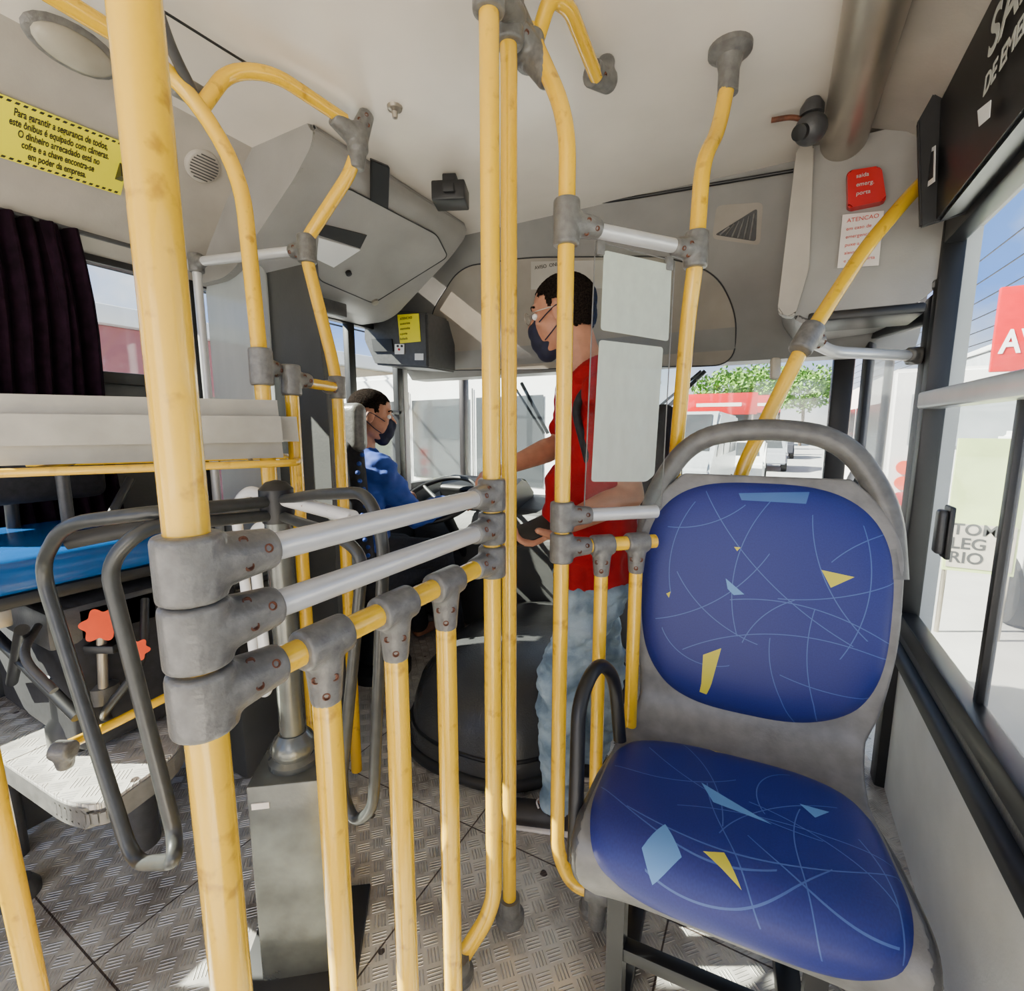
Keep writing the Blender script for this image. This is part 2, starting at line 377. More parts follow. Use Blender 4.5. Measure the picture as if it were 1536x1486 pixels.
box_bm(bm,(-.87,YF-.01,.71),(2.2,.05,.05),None,.01); box_bm(bm,(-.87,YF-.01,1.60),(2.2,.05,.05),None,.01)
S(fin(bm,'window_5',RUB)); S(box('window_6',(-1.95,YF+.01,.7),(.24,YF+.014,1.62),GLASS,bev=0))
# folded door leaves
FA=[(V((.42,2.06,0)),V((.30,2.34,0))),(V((.30,2.36,0)),V((.42,2.68,0)))]
bm=bmesh.new()
for a,b in FA:
    dd_=(b-a); Rr=frame(dd_)
    for q_ in (a,b): box_bm(bm,q_+Z*.76,(.035,.03,1.72),Rr,.005)
    for zz in (-.08,.62,1.60): box_bm(bm,(a+b)/2+Z*zz,(dd_.length,.03,.045),Rr,.005)
S(fin(bm,'door_1',BLK))
for i_,(a,b) in enumerate(FA):
    bm=bmesh.new(); box_bm(bm,(a+b)/2+Z*.76,((b-a).length-.02,.004,1.66),frame(b-a)); S(fin(bm,'window_%d'%(7 if i_==0 else 10),GLASSH))
S(box('trim_7',(WR-.03,1.95,-.1),(WR+.06,2.03,1.65),BLK,bev=.01))
prof=[(2.03,2.16),(2.08,2.08),(2.16,1.92),(2.25,1.72),(2.31,1.58),(2.36,1.53),(2.5,1.53),(2.92,1.62),(2.92,2.16)]
S(prism('trim_8',prof,'x',-1.98,.44,PANEL))

# ---- camera / world / lights
cam=bpy.data.cameras.new('camera'); cam.lens=FP/1536*36; cam.sensor_width=36; cam.sensor_fit='HORIZONTAL'; cam.clip_start=.02
co=bpy.data.objects.new('camera',cam); co.location=CAM; co.rotation_euler=(math.pi/2-PIT,0,YAW); COL.objects.link(co); bpy.context.scene.camera=co
w=bpy.data.worlds.new('sky'); bpy.context.scene.world=w; w.use_nodes=True; n=w.node_tree; bg=n.nodes['Background']
tc=n.nodes.new('ShaderNodeTexCoord'); s=n.nodes.new('ShaderNodeSeparateXYZ'); n.links.new(tc.outputs['Generated'],s.inputs[0])
cr=n.nodes.new('ShaderNodeValToRGB'); e=cr.color_ramp.elements; e[0].position=0;e[0].color=(.98,.91,.83,1);e[1].position=.7;e[1].color=(.30,.36,.50,1)
x=e.new(.07); x.color=(.66,.72,.86,1); x=e.new(.2); x.color=(.16,.34,.88,1); x=e.new(.42); x.color=(.20,.34,.68,1)
n.links.new(s.outputs[2],cr.inputs[0])
nz=n.nodes.new('ShaderNodeTexNoise'); nz.inputs['Scale'].default_value=3.6; nz.inputs['Detail'].default_value=7; n.links.new(tc.outputs['Generated'],nz.inputs['Vector'])
c2=n.nodes.new('ShaderNodeValToRGB'); c2.color_ramp.elements[0].position=.50; c2.color_ramp.elements[1].position=.72; n.links.new(nz.outputs['Fac'],c2.inputs[0])
mx=n.nodes.new('ShaderNodeMixRGB'); mx.inputs[2].default_value=(.98,.93,.86,1); n.links.new(c2.outputs[0],mx.inputs[0]); n.links.new(cr.outputs[0],mx.inputs[1])
n.links.new(mx.outputs[0],bg.inputs[0]); bg.inputs[1].default_value=2.3
sl=bpy.data.lights.new('sun','SUN'); sl.energy=44; sl.angle=.009; sl.color=(1,.92,.78); so=bpy.data.objects.new('sun',sl); so.location=(-5,-2,6)
so.rotation_euler=V((.735,.40,-.62)).to_track_quat('-Z','Y').to_euler(); COL.objects.link(so)
al_=bpy.data.lights.new('added_rear_fill','AREA'); al_.shape='RECTANGLE'; al_.size=1.0; al_.size_y=.7; al_.energy=8; al_.color=(1,.90,.76); ao=bpy.data.objects.new('added_rear_fill',al_); ao.location=(-.05,-1.2,1.35)  # added fill light at the open rear, not a fixture of the bus
ao.rotation_euler=V((.05,1,.06)).to_track_quat('-Z','Y').to_euler(); COL.objects.link(ao)

# ================================================================= FITTINGS / RAILS
def joint(parent,pos,arms,axis=Z,h=.036,r=.031,al=.085,face=None,screws=True,label=None):
    pos=V(pos); axis=V(axis).normalized(); bm=bmesh.new()
    def cyl(p0,p1,r0,r1):
        a=(p1-p0).normalized(); lathe_bm(bm,[(r0*.9,0),(r0,.003),(r1,(p1-p0).length-.003),(r1*.9,(p1-p0).length)],p0,a,20)
    cyl(pos-axis*h,pos+axis*h,r,r)
    for a in arms:
        a=V(a).normalized(); cyl(pos+a*.005,pos+a*al,r*.98,r*.74)
        cyl(pos+a*.0,pos+a*al*.6,r*1.02,r*.85)
    me=fuse(bm,.0035,3)
    j=fin(me,'joint_fitting',FIT,parent,ang=60)
    if screws:
        f=V(face) if face is not None else (CAM-pos).normalized()
        bm=bmesh.new(); a=V(arms[0]).normalized() if arms else axis
        f=(f-a*f.dot(a)).normalized(); s=a.cross(f)
        for da,ds in ((.5,.33),(.5,-.33),(.78,0.0)):
            c=pos+a*(al*da)+s*(r*ds*1.3)
            rr=r*(.95-.25*da); c=c+f*math.sqrt(max(rr*rr-(r*ds*1.3)**2,1e-5))
            lathe_bm(bm,[(.0052,-.005),(.0052,.0015),(.0038,.002),(.0032,.0005)],c,f,12)
        fin(bm,'screw',RUST,j)
    return j
R0=.0185; XB=-.5
def vpost(px,py,x=XB): p=onx(px,py,x); return V((p.x,p.y,0))
A=vpost(265,640); P1=vpost(737,640)
bar=thing('handrail_barrier',(XB,A.y,0),'yellow tubular barrier with silver rails and grey joints beside turnstile','handrail')
tube('post',[A,A+Z*2.12],.0205,YEL,bar)
zs=[1.112,1.043,.972]
d=V((0,1,0))
yp=[vpost(487,1000).y,vpost(592,930).y,vpost(668,890).y]
e690=onz(688,1462,.0)
tube('post',[V((XB,P1.y,2.0)),V((XB,P1.y,.14)),V((e690.x-.0,e690.y+.02,.03))],R0,YEL,bar,bend=.10)
lathe('floor_flange',[(.035,0),(.035,.012),(.026,.02),(.024,.05),(.0,.05)],(e690.x,e690.y,0),FIT,bar)
for k,z in enumerate(zs):
    tube('rail',[V((XB,A.y+.06,z)),V((XB,P1.y-.05,z))],.0165 if k<2 else .0175,RAIL if k<2 else YEL,bar)
    joint(bar,(XB,A.y,z),[d],h=.034,r=.032,al=.088)
    joint(bar,(XB,P1.y,z),[-d],h=.033,r=.029,al=.07)
for i,y in enumerate(yp):
    tube('post',[V((XB,y,zs[2]-.03)),V((XB,y,.03))],R0,YEL,bar)
    j=joint(bar,(XB,y,zs[2]),[-Z],axis=d,h=.036,r=.027,al=.085)
    lathe('floor_flange',[(.034,0),(.034,.012),(.026,.02),(.024,.05),(.0,.05)],(XB,y,0),FIT,bar)
P2=V((-.515,.935,0))
gp=thing('grab_pole',P2,'tall straight yellow floor-to-ceiling grab pole with grey floor flange','handrail')
tube('post',[P2+Z*.02,P2+Z*1.98,P2+V((.0,-.01,2.10))],R0*.93,YEL,gp)
lathe('floor_flange',[(.038,0),(.038,.012),(.028,.02),(.026,.06),(.0,.06)],P2,FIT,gp)
P3=V((-.407,.985,0)); PR=V((-.19,1.245,0))
fb=thing('handrail_barrier',P3,'yellow pole with short barrier and silver rails beside the rear-facing seat','handrail')
tube('post',[V((-.50,1.0,2.06)),V((-.485,1.0,2.02)),P3+Z*1.86,P3+Z*.20,P3+V((.04,.005,.12)),P3+V((.11,.02,.12))],R0*.95,YEL,fb,bend=.08)
joint(fb,P3+V((.10,.02,.12)),[V((0,0,-1))],axis=V((1,.2,0)),h=.03,r=.026,al=.10,screws=False)
q=V((-.235,1.15,0)); dd=(q-P3).normalized()
for z,m,r in ((1.05,RAIL,.0155),(.978,YEL,.0165)):
    tube('rail',[P3+dd*.03+Z*z,q+Z*z],r,m,fb); joint(fb,P3+Z*z,[dd],h=.034,r=.027,al=.07)
for t in (.42,.80):
    b=P3.lerp(q,t); tube('post',[b+Z*.95,b+Z*.03],.016,YEL,fb); joint(fb,b+Z*.978,[-Z],axis=dd,h=.028,r=.024,al=.075)
    lathe('floor_flange',[(.034,0),(.034,.012),(.026,.02),(.024,.05),(.0,.05)],(b.x,b.y,0),FIT,fb)
d3=(PR-P3).normalized()
tube('rail',[P3+Z*1.662,PR+Z*1.655],.0155,RAIL,fb)
joint(fb,P3+Z*1.665,[d3],h=.045,r=.028,al=.08)
rp=thing('grab_pole',PR,'bent yellow grab pole rising to a grey ceiling bracket','handrail')
ctop=V((-.157,1.387,CE))
tube('post',[V((-.245,1.40,.03)),V((-.245,1.40,1.02)),PR+V((-.012,.02,1.52)),PR+Z*1.62,PR+V((.0,.03,1.86)),PR+V((.02,.12,1.96)),ctop-Z*.07],R0,YEL,rp,bend=.06)
joint(rp,PR+Z*1.655,[-d3],h=.04,r=.028,al=.065)
lathe('ceiling_bracket',[(.05,0),(.05,-.012),(.03,-.025),(.024,-.05),(.024,-.10),(0,-.10)],ctop,FIT,rp)
lathe('floor_flange',[(.036,0),(.036,.012),(.026,.02),(.024,.05),(.0,.05)],(-.245,1.40,0),FIT,rp)
cl=thing('ceiling_rail_bracket',(-.5,.9,CE),'grey cast bracket chain joining three yellow poles at the ceiling','bracket')
joint(cl,(XB,P1.y,2.03),[V((0,-.25,1)),V((0,1,.1))],h=.05,r=.03,al=.11)
joint(cl,(-.515,.935,2.04),[V((0,-.9,.3)),V((0,.2,1))],h=.045,r=.03,al=.10)
joint(cl,(-.50,1.0,2.02),[V((-.2,-1,.3)),V((.5,0,-.8))],h=.03,r=.03,al=.08)
tube('rail',[(-.5,.70,2.10),(-.51,.95,2.07),(-.5,1.02,2.03)],.02,FIT,cl)
vb=thing('ceiling_grab_bar',(-.44,1.15,CE),'short bent yellow overhead bar ending in a grey ceiling bracket','handrail')
tube('bar',[(-.50,1.01,2.02),(-.455,1.0,2.105),(-.435,1.05,2.11),(-.44,1.24,2.09)],.016,YEL,vb,bend=.035)
joint(vb,(-.44,1.27,2.105),[V((0,-1,-.1)),V((.3,.3,1))],axis=V((.3,.9,.2)),h=.04,r=.027,al=.05)
L1=V((-1.125,.775,0))
l1=thing('overhead_handrail',L1,'yellow overhead rail curving down into a pole beside the cashier desk','handrail')
tube('post',[V((-1.24,-.9,2.05)),V((-1.24,.30,2.05)),V((-1.25,.70,2.05)),V((-1.17,.79,1.86)),L1+Z*1.38,L1+Z*.05],R0,YEL,l1,bend=.14)
joint(l1,L1+Z*1.395,[V((-.3,.9,0))],h=.045,r=.028,al=.06)
L1b=V((-1.13,.86,0))
tube('post',[L1b+Z*1.36,L1b+Z*.03],.0175,YEL,l1); joint(l1,L1b+Z*1.37,[V((0,.9,0.05))],h=.04,r=.026,al=.06)
L2=V((-1.215,1.09,0))
tube('rail',[L1b+Z*1.37,L2+Z*1.37],.015,YEL,l1)
l2=thing('grab_pole',L2,'bent yellow pole by the driver partition with grey ceiling joint','handrail')
tube('post',[V((-1.115,1.12,2.05)),V((-1.14,1.11,1.98)),V((-1.27,1.05,1.80)),V((-1.27,1.05,1.74)),L2+Z*1.4,L2+Z*.05],R0,YEL,l2,bend=.09)
joint(l2,V((-1.27,1.05,1.775)),[V((-1,-.15,0))],h=.04,r=.028,al=.06); joint(l2,L2+Z*1.37,[V((0,-1,0))],h=.035,r=.026,al=.05)
joint(l2,V((-1.115,1.12,2.07)),[V((.2,.3,.9)),V((-.2,-.8,.3)),V((-.1,-.0,-1))],h=.035,r=.03,al=.08)
tube('rail',[V((-1.12,1.08,2.10)),V((-1.15,.88,2.115)),V((-1.205,.80,2.09)),V((-1.222,.74,1.985))],.017,YEL,l2,bend=.05)
tube('rail',[V((-1.28,1.05,1.775)),V((-1.72,.985,1.79)),V((-1.95,.98,1.79))],.015,RAIL,l2)
gpost=thing('partition_post',(-1.74,.99,0),'thin silver upright post at the driver partition','post')
tube('post',[V((-1.74,.99,0)),V((-1.74,.99,1.8))],.014,RAIL,gpost); joint(gpost,V((-1.74,.99,1.79)),[V((1,0,0))],h=.03,r=.024,al=.05,screws=False)
st=thing('ceiling_strut',(-1.2,.62,CE),'dark grey metal strut hanging from the ceiling to the rail','bracket')
tube('strut',[ond(228,-10,.95),ond(255,70,1.03),ond(288,135,1.1)],.012,SHELLD,st); joint(st,ond(285,138,1.12),[V((0,1,0))],axis=V((0,1,0)),h=.04,r=.026,al=.04,screws=False)
tube('signal_cord',[V((-1.22,-.9,2.12)),V((-1.22,.3,2.115)),V((-1.2,.84,2.13)),V((-1.1,1.12,2.09))],.003,BLK,label='thin black signal cord strung along the ceiling',category='cord')
db=thing('grab_bar',(.0,1.4,0),'slanted yellow grab bar with grey joint near the entrance door','handrail')
tube('bar',[V((-.10,1.42,.03)),V((-.10,1.42,.9)),V((-.078,1.42,1.12)),V((.055,1.47,1.47)),V((.18,1.65,1.725)),V((.285,1.79,1.885)),V((.34,1.86,1.96))],R0,YEL,db,bend=.08)
dj=(V((.36,2.0,1.47))-V((.055,1.47,1.47))).normalized()
joint(db,(.055,1.47,1.47),[dj],axis=V((.4,.5,.85)),h=.04,r=.029,al=.06)
tube('rail',[V((.055,1.47,1.47)),V((.13,1.68,1.46)),V((.37,1.98,1.47))],.016,RAIL,db); joint(db,(.37,1.98,1.47),[-dj],axis=V((1,0,0)),h=.02,r=.028,al=.04,screws=False)
boxc('push_button',ond(1163,553,1.36),(.028,.02,.062),BEIGE,db,R=frame((.85,.5,0),z=(.35,.3,.9)),bev=.009,seg=3)

# ================================================================= PASSENGER SEAT
SA=math.radians(4.5); SU=V((math.cos(SA),math.sin(SA),0)); SW=V((math.sin(SA),-math.cos(SA),0)); SO=V((-.046,1.215,0))
seat=thing('passenger_seat',SO,'grey plastic bus seat with blue patterned cushions beside the window','seat')
pp=[(.420,.385),(.448,.445),(.422,.500),(.28,.497),(.12,.490),(.045,.506),(.0,.56),(-.015,.66),(-.040,.86),(-.075,1.06),(-.092,1.130)]
def cat(P,n=14):
    out=[]; P=[V(p) for p in P]; Q=[P[0]*2-P[1]]+P+[P[-1]*2-P[-2]]
    for i in range(1,len(Q)-2):
        for k in range(n):
            t=k/n; a,b,c,d_=Q[i-1],Q[i],Q[i+1],Q[i+2]
            out.append(.5*((2*b)+(c-a)*t+(2*a-5*b+4*c-d_)*t*t+(3*b-a-3*c+d_)*t**3))
    out.append(Q[-2]); return out
PR_=cat(pp); CUM=[0]
for i in range(1,len(PR_)): CUM.append(CUM[-1]+(PR_[i]-PR_[i-1]).length)
TL=CUM[-1]
def pos_at(t):
    t=max(0,min(TL,t))
    for i in range(1,len(CUM)):
        if CUM[i]>=t: break
    f=(t-CUM[i-1])/(CUM[i]-CUM[i-1]); return PR_[i-1].lerp(PR_[i],f)
def prof_at(t):
    e_=.022; lo=max(0,t-e_); hi=min(TL,t+e_)
    return pos_at(t),(pos_at(hi)-pos_at(lo)).normalized()
SX=.034
def SP(u,t,nn=0):
    p,tg=prof_at(t)
    n2=V((tg.y,-tg.x)) if V((tg.y,-tg.x)).dot(V((.6,.8)))>0 else V((-tg.y,tg.x))
    rise=.6*max(0,abs(u)-.13)**2*1.2
    p=p+n2*(nn+rise); sh_=SX*max(0,min(1,(t-.40)/.25)); return SO+SU*(u+sh_)+SW*p.x+Z*p.y
def hw(t):
    a=t/TL
    if a<.5: w_=.260-.016*max(0,(a-.12)/.38)
    else: w_=.244+.036*math.sin(min(1,(a-.5)/.25)*math.pi/2)
    if t<.12: w_*=(1-((.12-t)/.12)**3*.12)
    e=(t-(TL-.22))/.22
    if e>0: w_*=max(.0,(1-.36*e**2.6))
    return w_
bm=bmesh.new(); NU,NT=24,70; G=[]
for i in range(NT+1):
    t=TL*i/NT; h=hw(t); G.append([bm.verts.new(SP(h*(2*k/NU-1),t)) for k in range(NU+1)])
for i in range(NT):
    for k in range(NU):
        f=bm.faces.new((G[i][k],G[i][k+1],G[i+1][k+1],G[i+1][k])); f.material_index=1 if i<6 else 0
sh=fin(bm,'shell',[SHELL,SHELLD],seat,ang=80)
sm=sh.modifiers.new('s','SOLIDIFY'); sm.thickness=.018; sm.offset=0
bv=sh.modifiers.new('b','BEVEL'); bv.width=.006; bv.segments=3; bv.limit_method='ANGLE'
rim=[]
for i in range(0,30): 
    t=.40*(1-i/29.); rim.append(SP(-hw(t)+.004,max(t,.04),-.008))
for i in range(1,12): rim.append(SP(-hw(.04)+2*hw(.04)*i/12,.04,-.008))
for i in range(0,30): 
    t=.40*i/29.; rim.append(SP(hw(t)-.004,max(t,.04),-.008))
bm=bmesh.new(); n_=len(rim); tube_bm(bm,rim,[.0155*min(1,.35+min(i,n_-1-i)/14) for i in range(n_)],16); fin(bm,'rim',SHELLD,seat)
def cushion(name,tc_,half,hwid,ex,thick,m,narrow=0,off=.010):
    bm=bmesh.new(); uvl=bm.loops.layers.uv.new('UVMap'); NR,NTh=26,96; rings=[]; uvm={}
    for j in range(NR+1):
        r=j/NR; ring=[]
        for k in range(NTh):
            a=2*math.pi*k/NTh; c_,s_=math.cos(a),math.sin(a)
            x_=math.copysign(abs(c_)**(2/ex),c_)*hwid*r; y_=math.copysign(abs(s_)**(2/ex),s_)*half*r
            x_*=1+narrow*(y_/half)
            h=thick*(1-r**7)**.6
            v=bm.verts.new(SP(x_,tc_+y_,off+h)); uvm[v]=(x_,y_); ring.append(v)
            if j==0: break
        rings.append(ring)
    for k in range(NTh): bm.faces.new((rings[0][0],rings[1][k],rings[1][(k+1)%NTh]))
    for j in range(1,NR):
        for k in range(NTh): bm.faces.new((rings[j][k],rings[j+1][k],rings[j+1][(k+1)%NTh],rings[j][(k+1)%NTh]))
    for f in bm.faces:
        for l in f.loops: l[uvl].uv=uvm[l.vert]
    return fin(bm,name,m,seat,ang=80)
def bk(px,py): return ((px-1146)/350*.49,(900-py)/358*.57)
def st_(px,py):
    v=-(py-1215)/230*.205 if py>1215 else (1215-py)/110*.205
    cx_=1085+(py-1105)*.17; hf=205+(py-1105)*.09
    return ((px-cx_)/hf*.245, v)
def arcs_from(segs,cvt,w=.00105):
    out=[]
    for (x0,y0,x1,y1,b) in segs:
        a=V(cvt(x0,y0)); c=V(cvt(x1,y1)); mid=(a+c)/2; L=(c-a).length; s=b*L; 
        if abs(s)<1e-4: s=1e-4
        r=(L*L/4+s*s)/(2*abs(s)); nn=V((-(c-a).y,(c-a).x)).normalized()
        cen=mid+nn*math.copysign(r-abs(s),s)
        out.append((cen.x,cen.y,r,mid.x,mid.y,L/2*1.03,w))
    return out
bs=[(990,945,1160,830,.1),(1040,760,1010,900,.1),(1060,745,1280,940,.08),(1110,900,1335,935,-.1),(1160,750,1120,950,.12),(1220,770,1300,930,.1),(1250,830,1345,780,-.08),(1020,870,1150,960,.1),
(1040,985,1345,960,-.12),(1170,950,1220,1070,.1),(1000,800,1120,760,.1),(1180,890,1335,850,.06),(1230,900,1250,1060,.08),
(1130,960,1200,890,-.1),(1290,780,1270,960,-.1),(1190,1000,1340,1010,.06),(1000,960,1110,1000,.2)]
LBL=(.12,.28,.56); YLL=(.62,.54,.04)
bt=[([bk(1070,990),bk(1098,975),bk(1082,1052),bk(1070,1050)],YLL),([bk(1236,843),bk(1280,848),bk(1250,866)],YLL),([bk(1098,870),bk(1128,890),bk(1112,893),bk(1102,885)],LBL),([bk(1110,742),bk(1215,735),bk(1210,752),bk(1115,752)],(.06,.14,.36)),([bk(1003,904),bk(1010,900),bk(1008,910)],YLL),([bk(1108,822),bk(1118,822),bk(1113,828)],YLL)]
cushion('back_cushion',TL*.5+.283,.280,.262,3.0,.028,fabric('seat_cloth_back',arcs_from(bs,bk),bt),narrow=.02)
ss=[(905,1200,1100,1170,.1),(950,1150,1230,1240,.1),(1000,1120,1100,1280,-.1),(900,1270,1180,1340,.12),(960,1310,1350,1250,.1),(1130,1200,1330,1330,-.1),(1060,1190,1170,1390,.08),(1180,1130,1150,1210,.2),
(1200,1190,1250,1400,.1),(1010,1380,1250,1310,.12),(1250,1170,1100,1300,.1),(1140,1290,1330,1370,.1),(1280,1210,1340,1380,-.08),(1030,1260,1320,1240,-.08)]
stt=[([st_(1050,1190),st_(1165,1235),st_(1075,1218)],LBL),([st_(1200,1180),st_(1242,1180),st_(1222,1195)],LBL),([st_(1083,1345),st_(1112,1338),st_(1142,1368)],YLL),([st_(995,1362),st_(1020,1322),st_(1055,1358),st_(1020,1390)],LBL),([st_(1042,1108),st_(1072,1110),st_(1055,1116)],YLL)]
cushion('seat_cushion',.255,.205,.249,3.6,.028,fabric('seat_cloth_base',arcs_from(ss,st_),stt),narrow=-.02)
def SL(u,w_,z): return SO+SU*(u+SX)+SW*w_+Z*z
hb=bmesh.new(); tube_bm(hb,fil([SL(-.268,-.05,.92),SL(-.256,-.085,1.07),SL(-.165,-.11,1.222),SL(.0,-.115,1.248),SL(.165,-.11,1.222),SL(.256,-.085,1.07),SL(.268,-.05,.92)],.13,8),.026,16)
fin(hb,'grab_handle',mat('handle_grey',(.13,.127,.12),.34,0,.16,30,.06,180),seat)
tube('armrest',[ond(930,1110,1.12),ond(922,1012,1.12),ond(896,992,1.04),ond(868,1050,.98),ond(862,1290,.93)],.0150,BLK,seat,bend=.06)
for sgn in (-1,1):
    tube('leg',[SL(.17*sgn-.06,.36,.45),SL(.17*sgn-.06,.36,.02)],.024,BLK,seat,seg=4)
    tube('leg',[SL(.17*sgn-.06,.05,.45),SL(.17*sgn-.06,.05,.02)],.024,BLK,seat,seg=4)
for w0 in (.05,.36): boxc('seat_frame',SL(-.038,w0,.445),(.44,.04,.04),BLK,seat,R=frame(SU),bev=.004)
for z in (.38,.20): boxc('crossbar',SL(-.06,.36,z),(.34,.03,.03),BLK,seat,R=frame(SU),bev=.004)
boxc('crossbar',SL(-.06,.05,.12),(.34,.03,.03),BLK,seat,R=frame(SU),bev=.004)
for sgn in (-1,1): boxc('foot_bar',SL(.17*sgn-.06,.20,.02),(.05,.42,.04),BLK,seat,R=frame(SU),bev=.004)

# ================================================================= TURNSTILE
TC=V((-.91,.64,0))
tn=thing('turnstile',TC,'grey bus turnstile with looped bars on a square pedestal','turnstile')
R45=frame(V((.80,.60,0)))
boxc('pedestal',TC+Z*.255,(.155,.155,.49),PED,tn,R=R45,bev=.006)
boxc('pedestal_label',TC+Z*.455+R45@V((-.05,-.0785,0)),(.035,.002,.014),PAPER,tn,R=R45,bev=0)
boxc('base_plate',TC+Z*.01,(.26,.26,.02),RUB,tn,R=R45,bev=.004)
lathe('collar',[(.055,0),(.055,.012),(.045,.02),(.05,.035),(.042,.055),(.030,.07),(.0,.07)],TC+Z*.50,PED,tn)
lathe('column',[(.027,0),(.027,.58),(.022,.585),(0,.585)],TC+Z*.54,PED,tn)
lathe('hub',[(.0,0),(.03,.0),(.034,.02),(.034,.07),(.02,.085),(0,.09)],TC+Z*1.05,BLK,tn)
H=TC+Z*1.095; y0=.33
la=[H,ony(235,768,y0+.06),ony(95,785,y0),ony(60,850,y0),ony(200,1295,y0),ony(262,1292,y0),ony(262,1250,y0+.02),ony(160,845,y0),ony(215,790,y0+.04),H-Z*.03]
tube('loop_bar',la,.0115,ARMM,tn,bend=.055)
yb=.58
lb=[H,ony(470,742,yb+.03),ony(552,738,yb),ony(576,810,yb),ony(560,1215,yb),ony(530,1235,yb),ony(512,1180,yb),ony(545,830,yb),ony(500,800,yb),H-Z*.03]
tube('loop_bar',lb,.0105,ARMM,tn,bend=.045)
lc=[H,V((-1.10,.70,1.10)),V((-1.19,.72,1.05)),V((-1.12,.70,.58)),V((-1.05,.68,.60)),V((-1.08,.69,1.0)),H-Z*.03]
tube('loop_bar',lc,.0125,WHITE,tn,bend=.05)  # white colour stands in for sunlight on this loop, not its own paint
tube('arm',[H+Z*.005+V((.01,0,0)),onx(530,776,-.66)],.013,CHIP,tn)
tube('arm',[H,ony(100,812,.36)],.015,RUB,tn)

# ================================================================= CASHIER STATION
A1=V((-1.34,.30,0)); A2=V((-1.035,.80,0)); ex=(A2-A1).normalized(); ey=V((-ex.y,ex.x,0)); 
dsk=thing('cashier_desk',(A1+A2)/2,'beige plastic cashier tray desk on a yellow tube frame','desk')
Rk=frame(ex)
c=(A1+A2)/2+ey*.17
bm=bmesh.new(); t=bmesh.new(); bmesh.ops.create_cube(t,size=1)
for v in t.verts:
    k=1.0 if v.co.z>0 else 1.02
    v.co=V((v.co.x*(A2-A1).length*k,v.co.y*.34*k,v.co.z*.142))
bmesh.ops.bevel(t,geom=t.edges[:],offset=.04,segments=8,affect='EDGES'); t.transform(Matrix.Translation(c+Z*1.243)@Rk.to_4x4()); merge(bm,t)
fin(bm,'tray',BEIGE,dsk,ang=60)
tube('frame_tube',[A1+Z*1.160,A2+Z*1.160,A2+ey*.32+Z*1.160,A1+ey*.32+Z*1.160],.009,YEL,dsk,bend=.06)
for t_ in (.15,.5,.82): tube('frame_tube',[A1.lerp(A2,t_)+Z*1.16,A1.lerp(A2,t_)+ey*.32+Z*1.16],.008,YEL,dsk)
for t_ in (.1,.9): tube('leg',[A1.lerp(A2,t_)+ey*.34+Z*1.15,A1.lerp(A2,t_)+ey*.34+Z*.46],.014,SHELLD,dsk)
chr_=thing('cashier_chair',(-1.55,.48,.46),'blue vinyl cashier chair with dark backrest on a steel support','chair')
bm=bmesh.new(); box_bm(bm,(-1.55,.48,.95),(.48,.46,.075),None,.03,4); fin(bm,'seat',CBLUE,chr_)
boxc('seat_edge',(-1.55,.48,.90),(.46,.44,.03),BLK,chr_,bev=.01)
bm=bmesh.new(); box_bm(bm,(-1.72,.45,1.17),(.06,.42,.24),None,.028,4); fin(bm,'backrest',DSEAT,chr_)
tube('back_support',[(-1.72,.46,1.1),(-1.74,.46,.93),(-1.55,.46,.88)],.014,BLK,chr_)
tube('back_support',[(-1.42,.60,1.12),(-1.40,.52,1.0),(-1.36,.62,.92)],.010,BLK,chr_)
for dy in (-.16,.16): box('slide_rail',(-1.76,.48+dy-.012,.85),(-1.33,.48+dy+.012,.885),STEEL,chr_,bev=.003)
boxc('mechanism_box',(-1.50,.50,.80),(.26,.22,.09),SHELLD,chr_,bev=.01)
boxc('suspension_cover',(-1.62,.62,.67),(.50,.40,.38),DSEAT,chr_,bev=.03,seg=3)
tube('lever',[(-1.38,.38,.82),(-1.28,.32,.80),(-1.20,.34,.74)],.008,SHELLD,chr_)
tube('link_bar',[(-1.72,.34,.84),(-1.30,.40,.62)],.012,BLK,chr_); tube('link_bar',[(-1.32,.34,.84),(-1.68,.40,.60)],.012,BLK,chr_)
tube('hose',[(-1.30,.55,.84),(-1.22,.50,.72),(-1.30,.44,.60),(-1.42,.50,.52)],.009,BLK,chr_)
lathe('column',[(.06,0),(.06,.06),(.045,.08),(.045,.19),(.03,.20),(.03,.38),(0,.38)],(-1.50,.46,.46),BLK,chr_)
kn=thing('adjuster_knob',ond(155,950,1.15),'orange star-shaped hand knobs on a clamp under the cashier chair','knob')
for px,py,r in ((152,937,.034),(205,975,.022)):
    bm=bmesh.new(); c0=ond(px,py,1.08); ax=(CAM-c0).normalized(); a_=ax.orthogonal().normalized(); b_=ax.cross(a_); V1=[];V2=[]
    for k in range(60):
        th=2*math.pi*k/60; rr=r*(1+.16*math.cos(6*th)); o_=(a_*math.cos(th)+b_*math.sin(th))*rr
        V1.append(bm.verts.new(c0+o_)); V2.append(bm.verts.new(c0+o_-ax*.02))
    bm.faces.new(V1); bm.faces.new(V2[::-1])
    for k in range(60): bm.faces.new((V1[k],V2[k],V2[(k+1)%60],V1[(k+1)%60]))
    fin(bm,'hand_knob',ORANGE,kn)
boxc('clamp',ond(160,968,1.12),(.07,.05,.02),BLK,kn,R=frame(rt)); tube('spindle',[ond(152,945,1.1),ond(155,1030,1.13)],.010,STEEL,kn)
lathe('spindle_base',[(.03,0),(.03,.04),(.018,.05),(0,.05)],ond(158,1050,1.16),SHELLD,kn)
plt=thing('cashier_platform',(-1.45,.42,0),'raised checker-plate platform with rounded grey edge under cashier chair','platform')
def zP(px,py,z=.46): p=onz(px,py,z); return V((p.x,p.y))
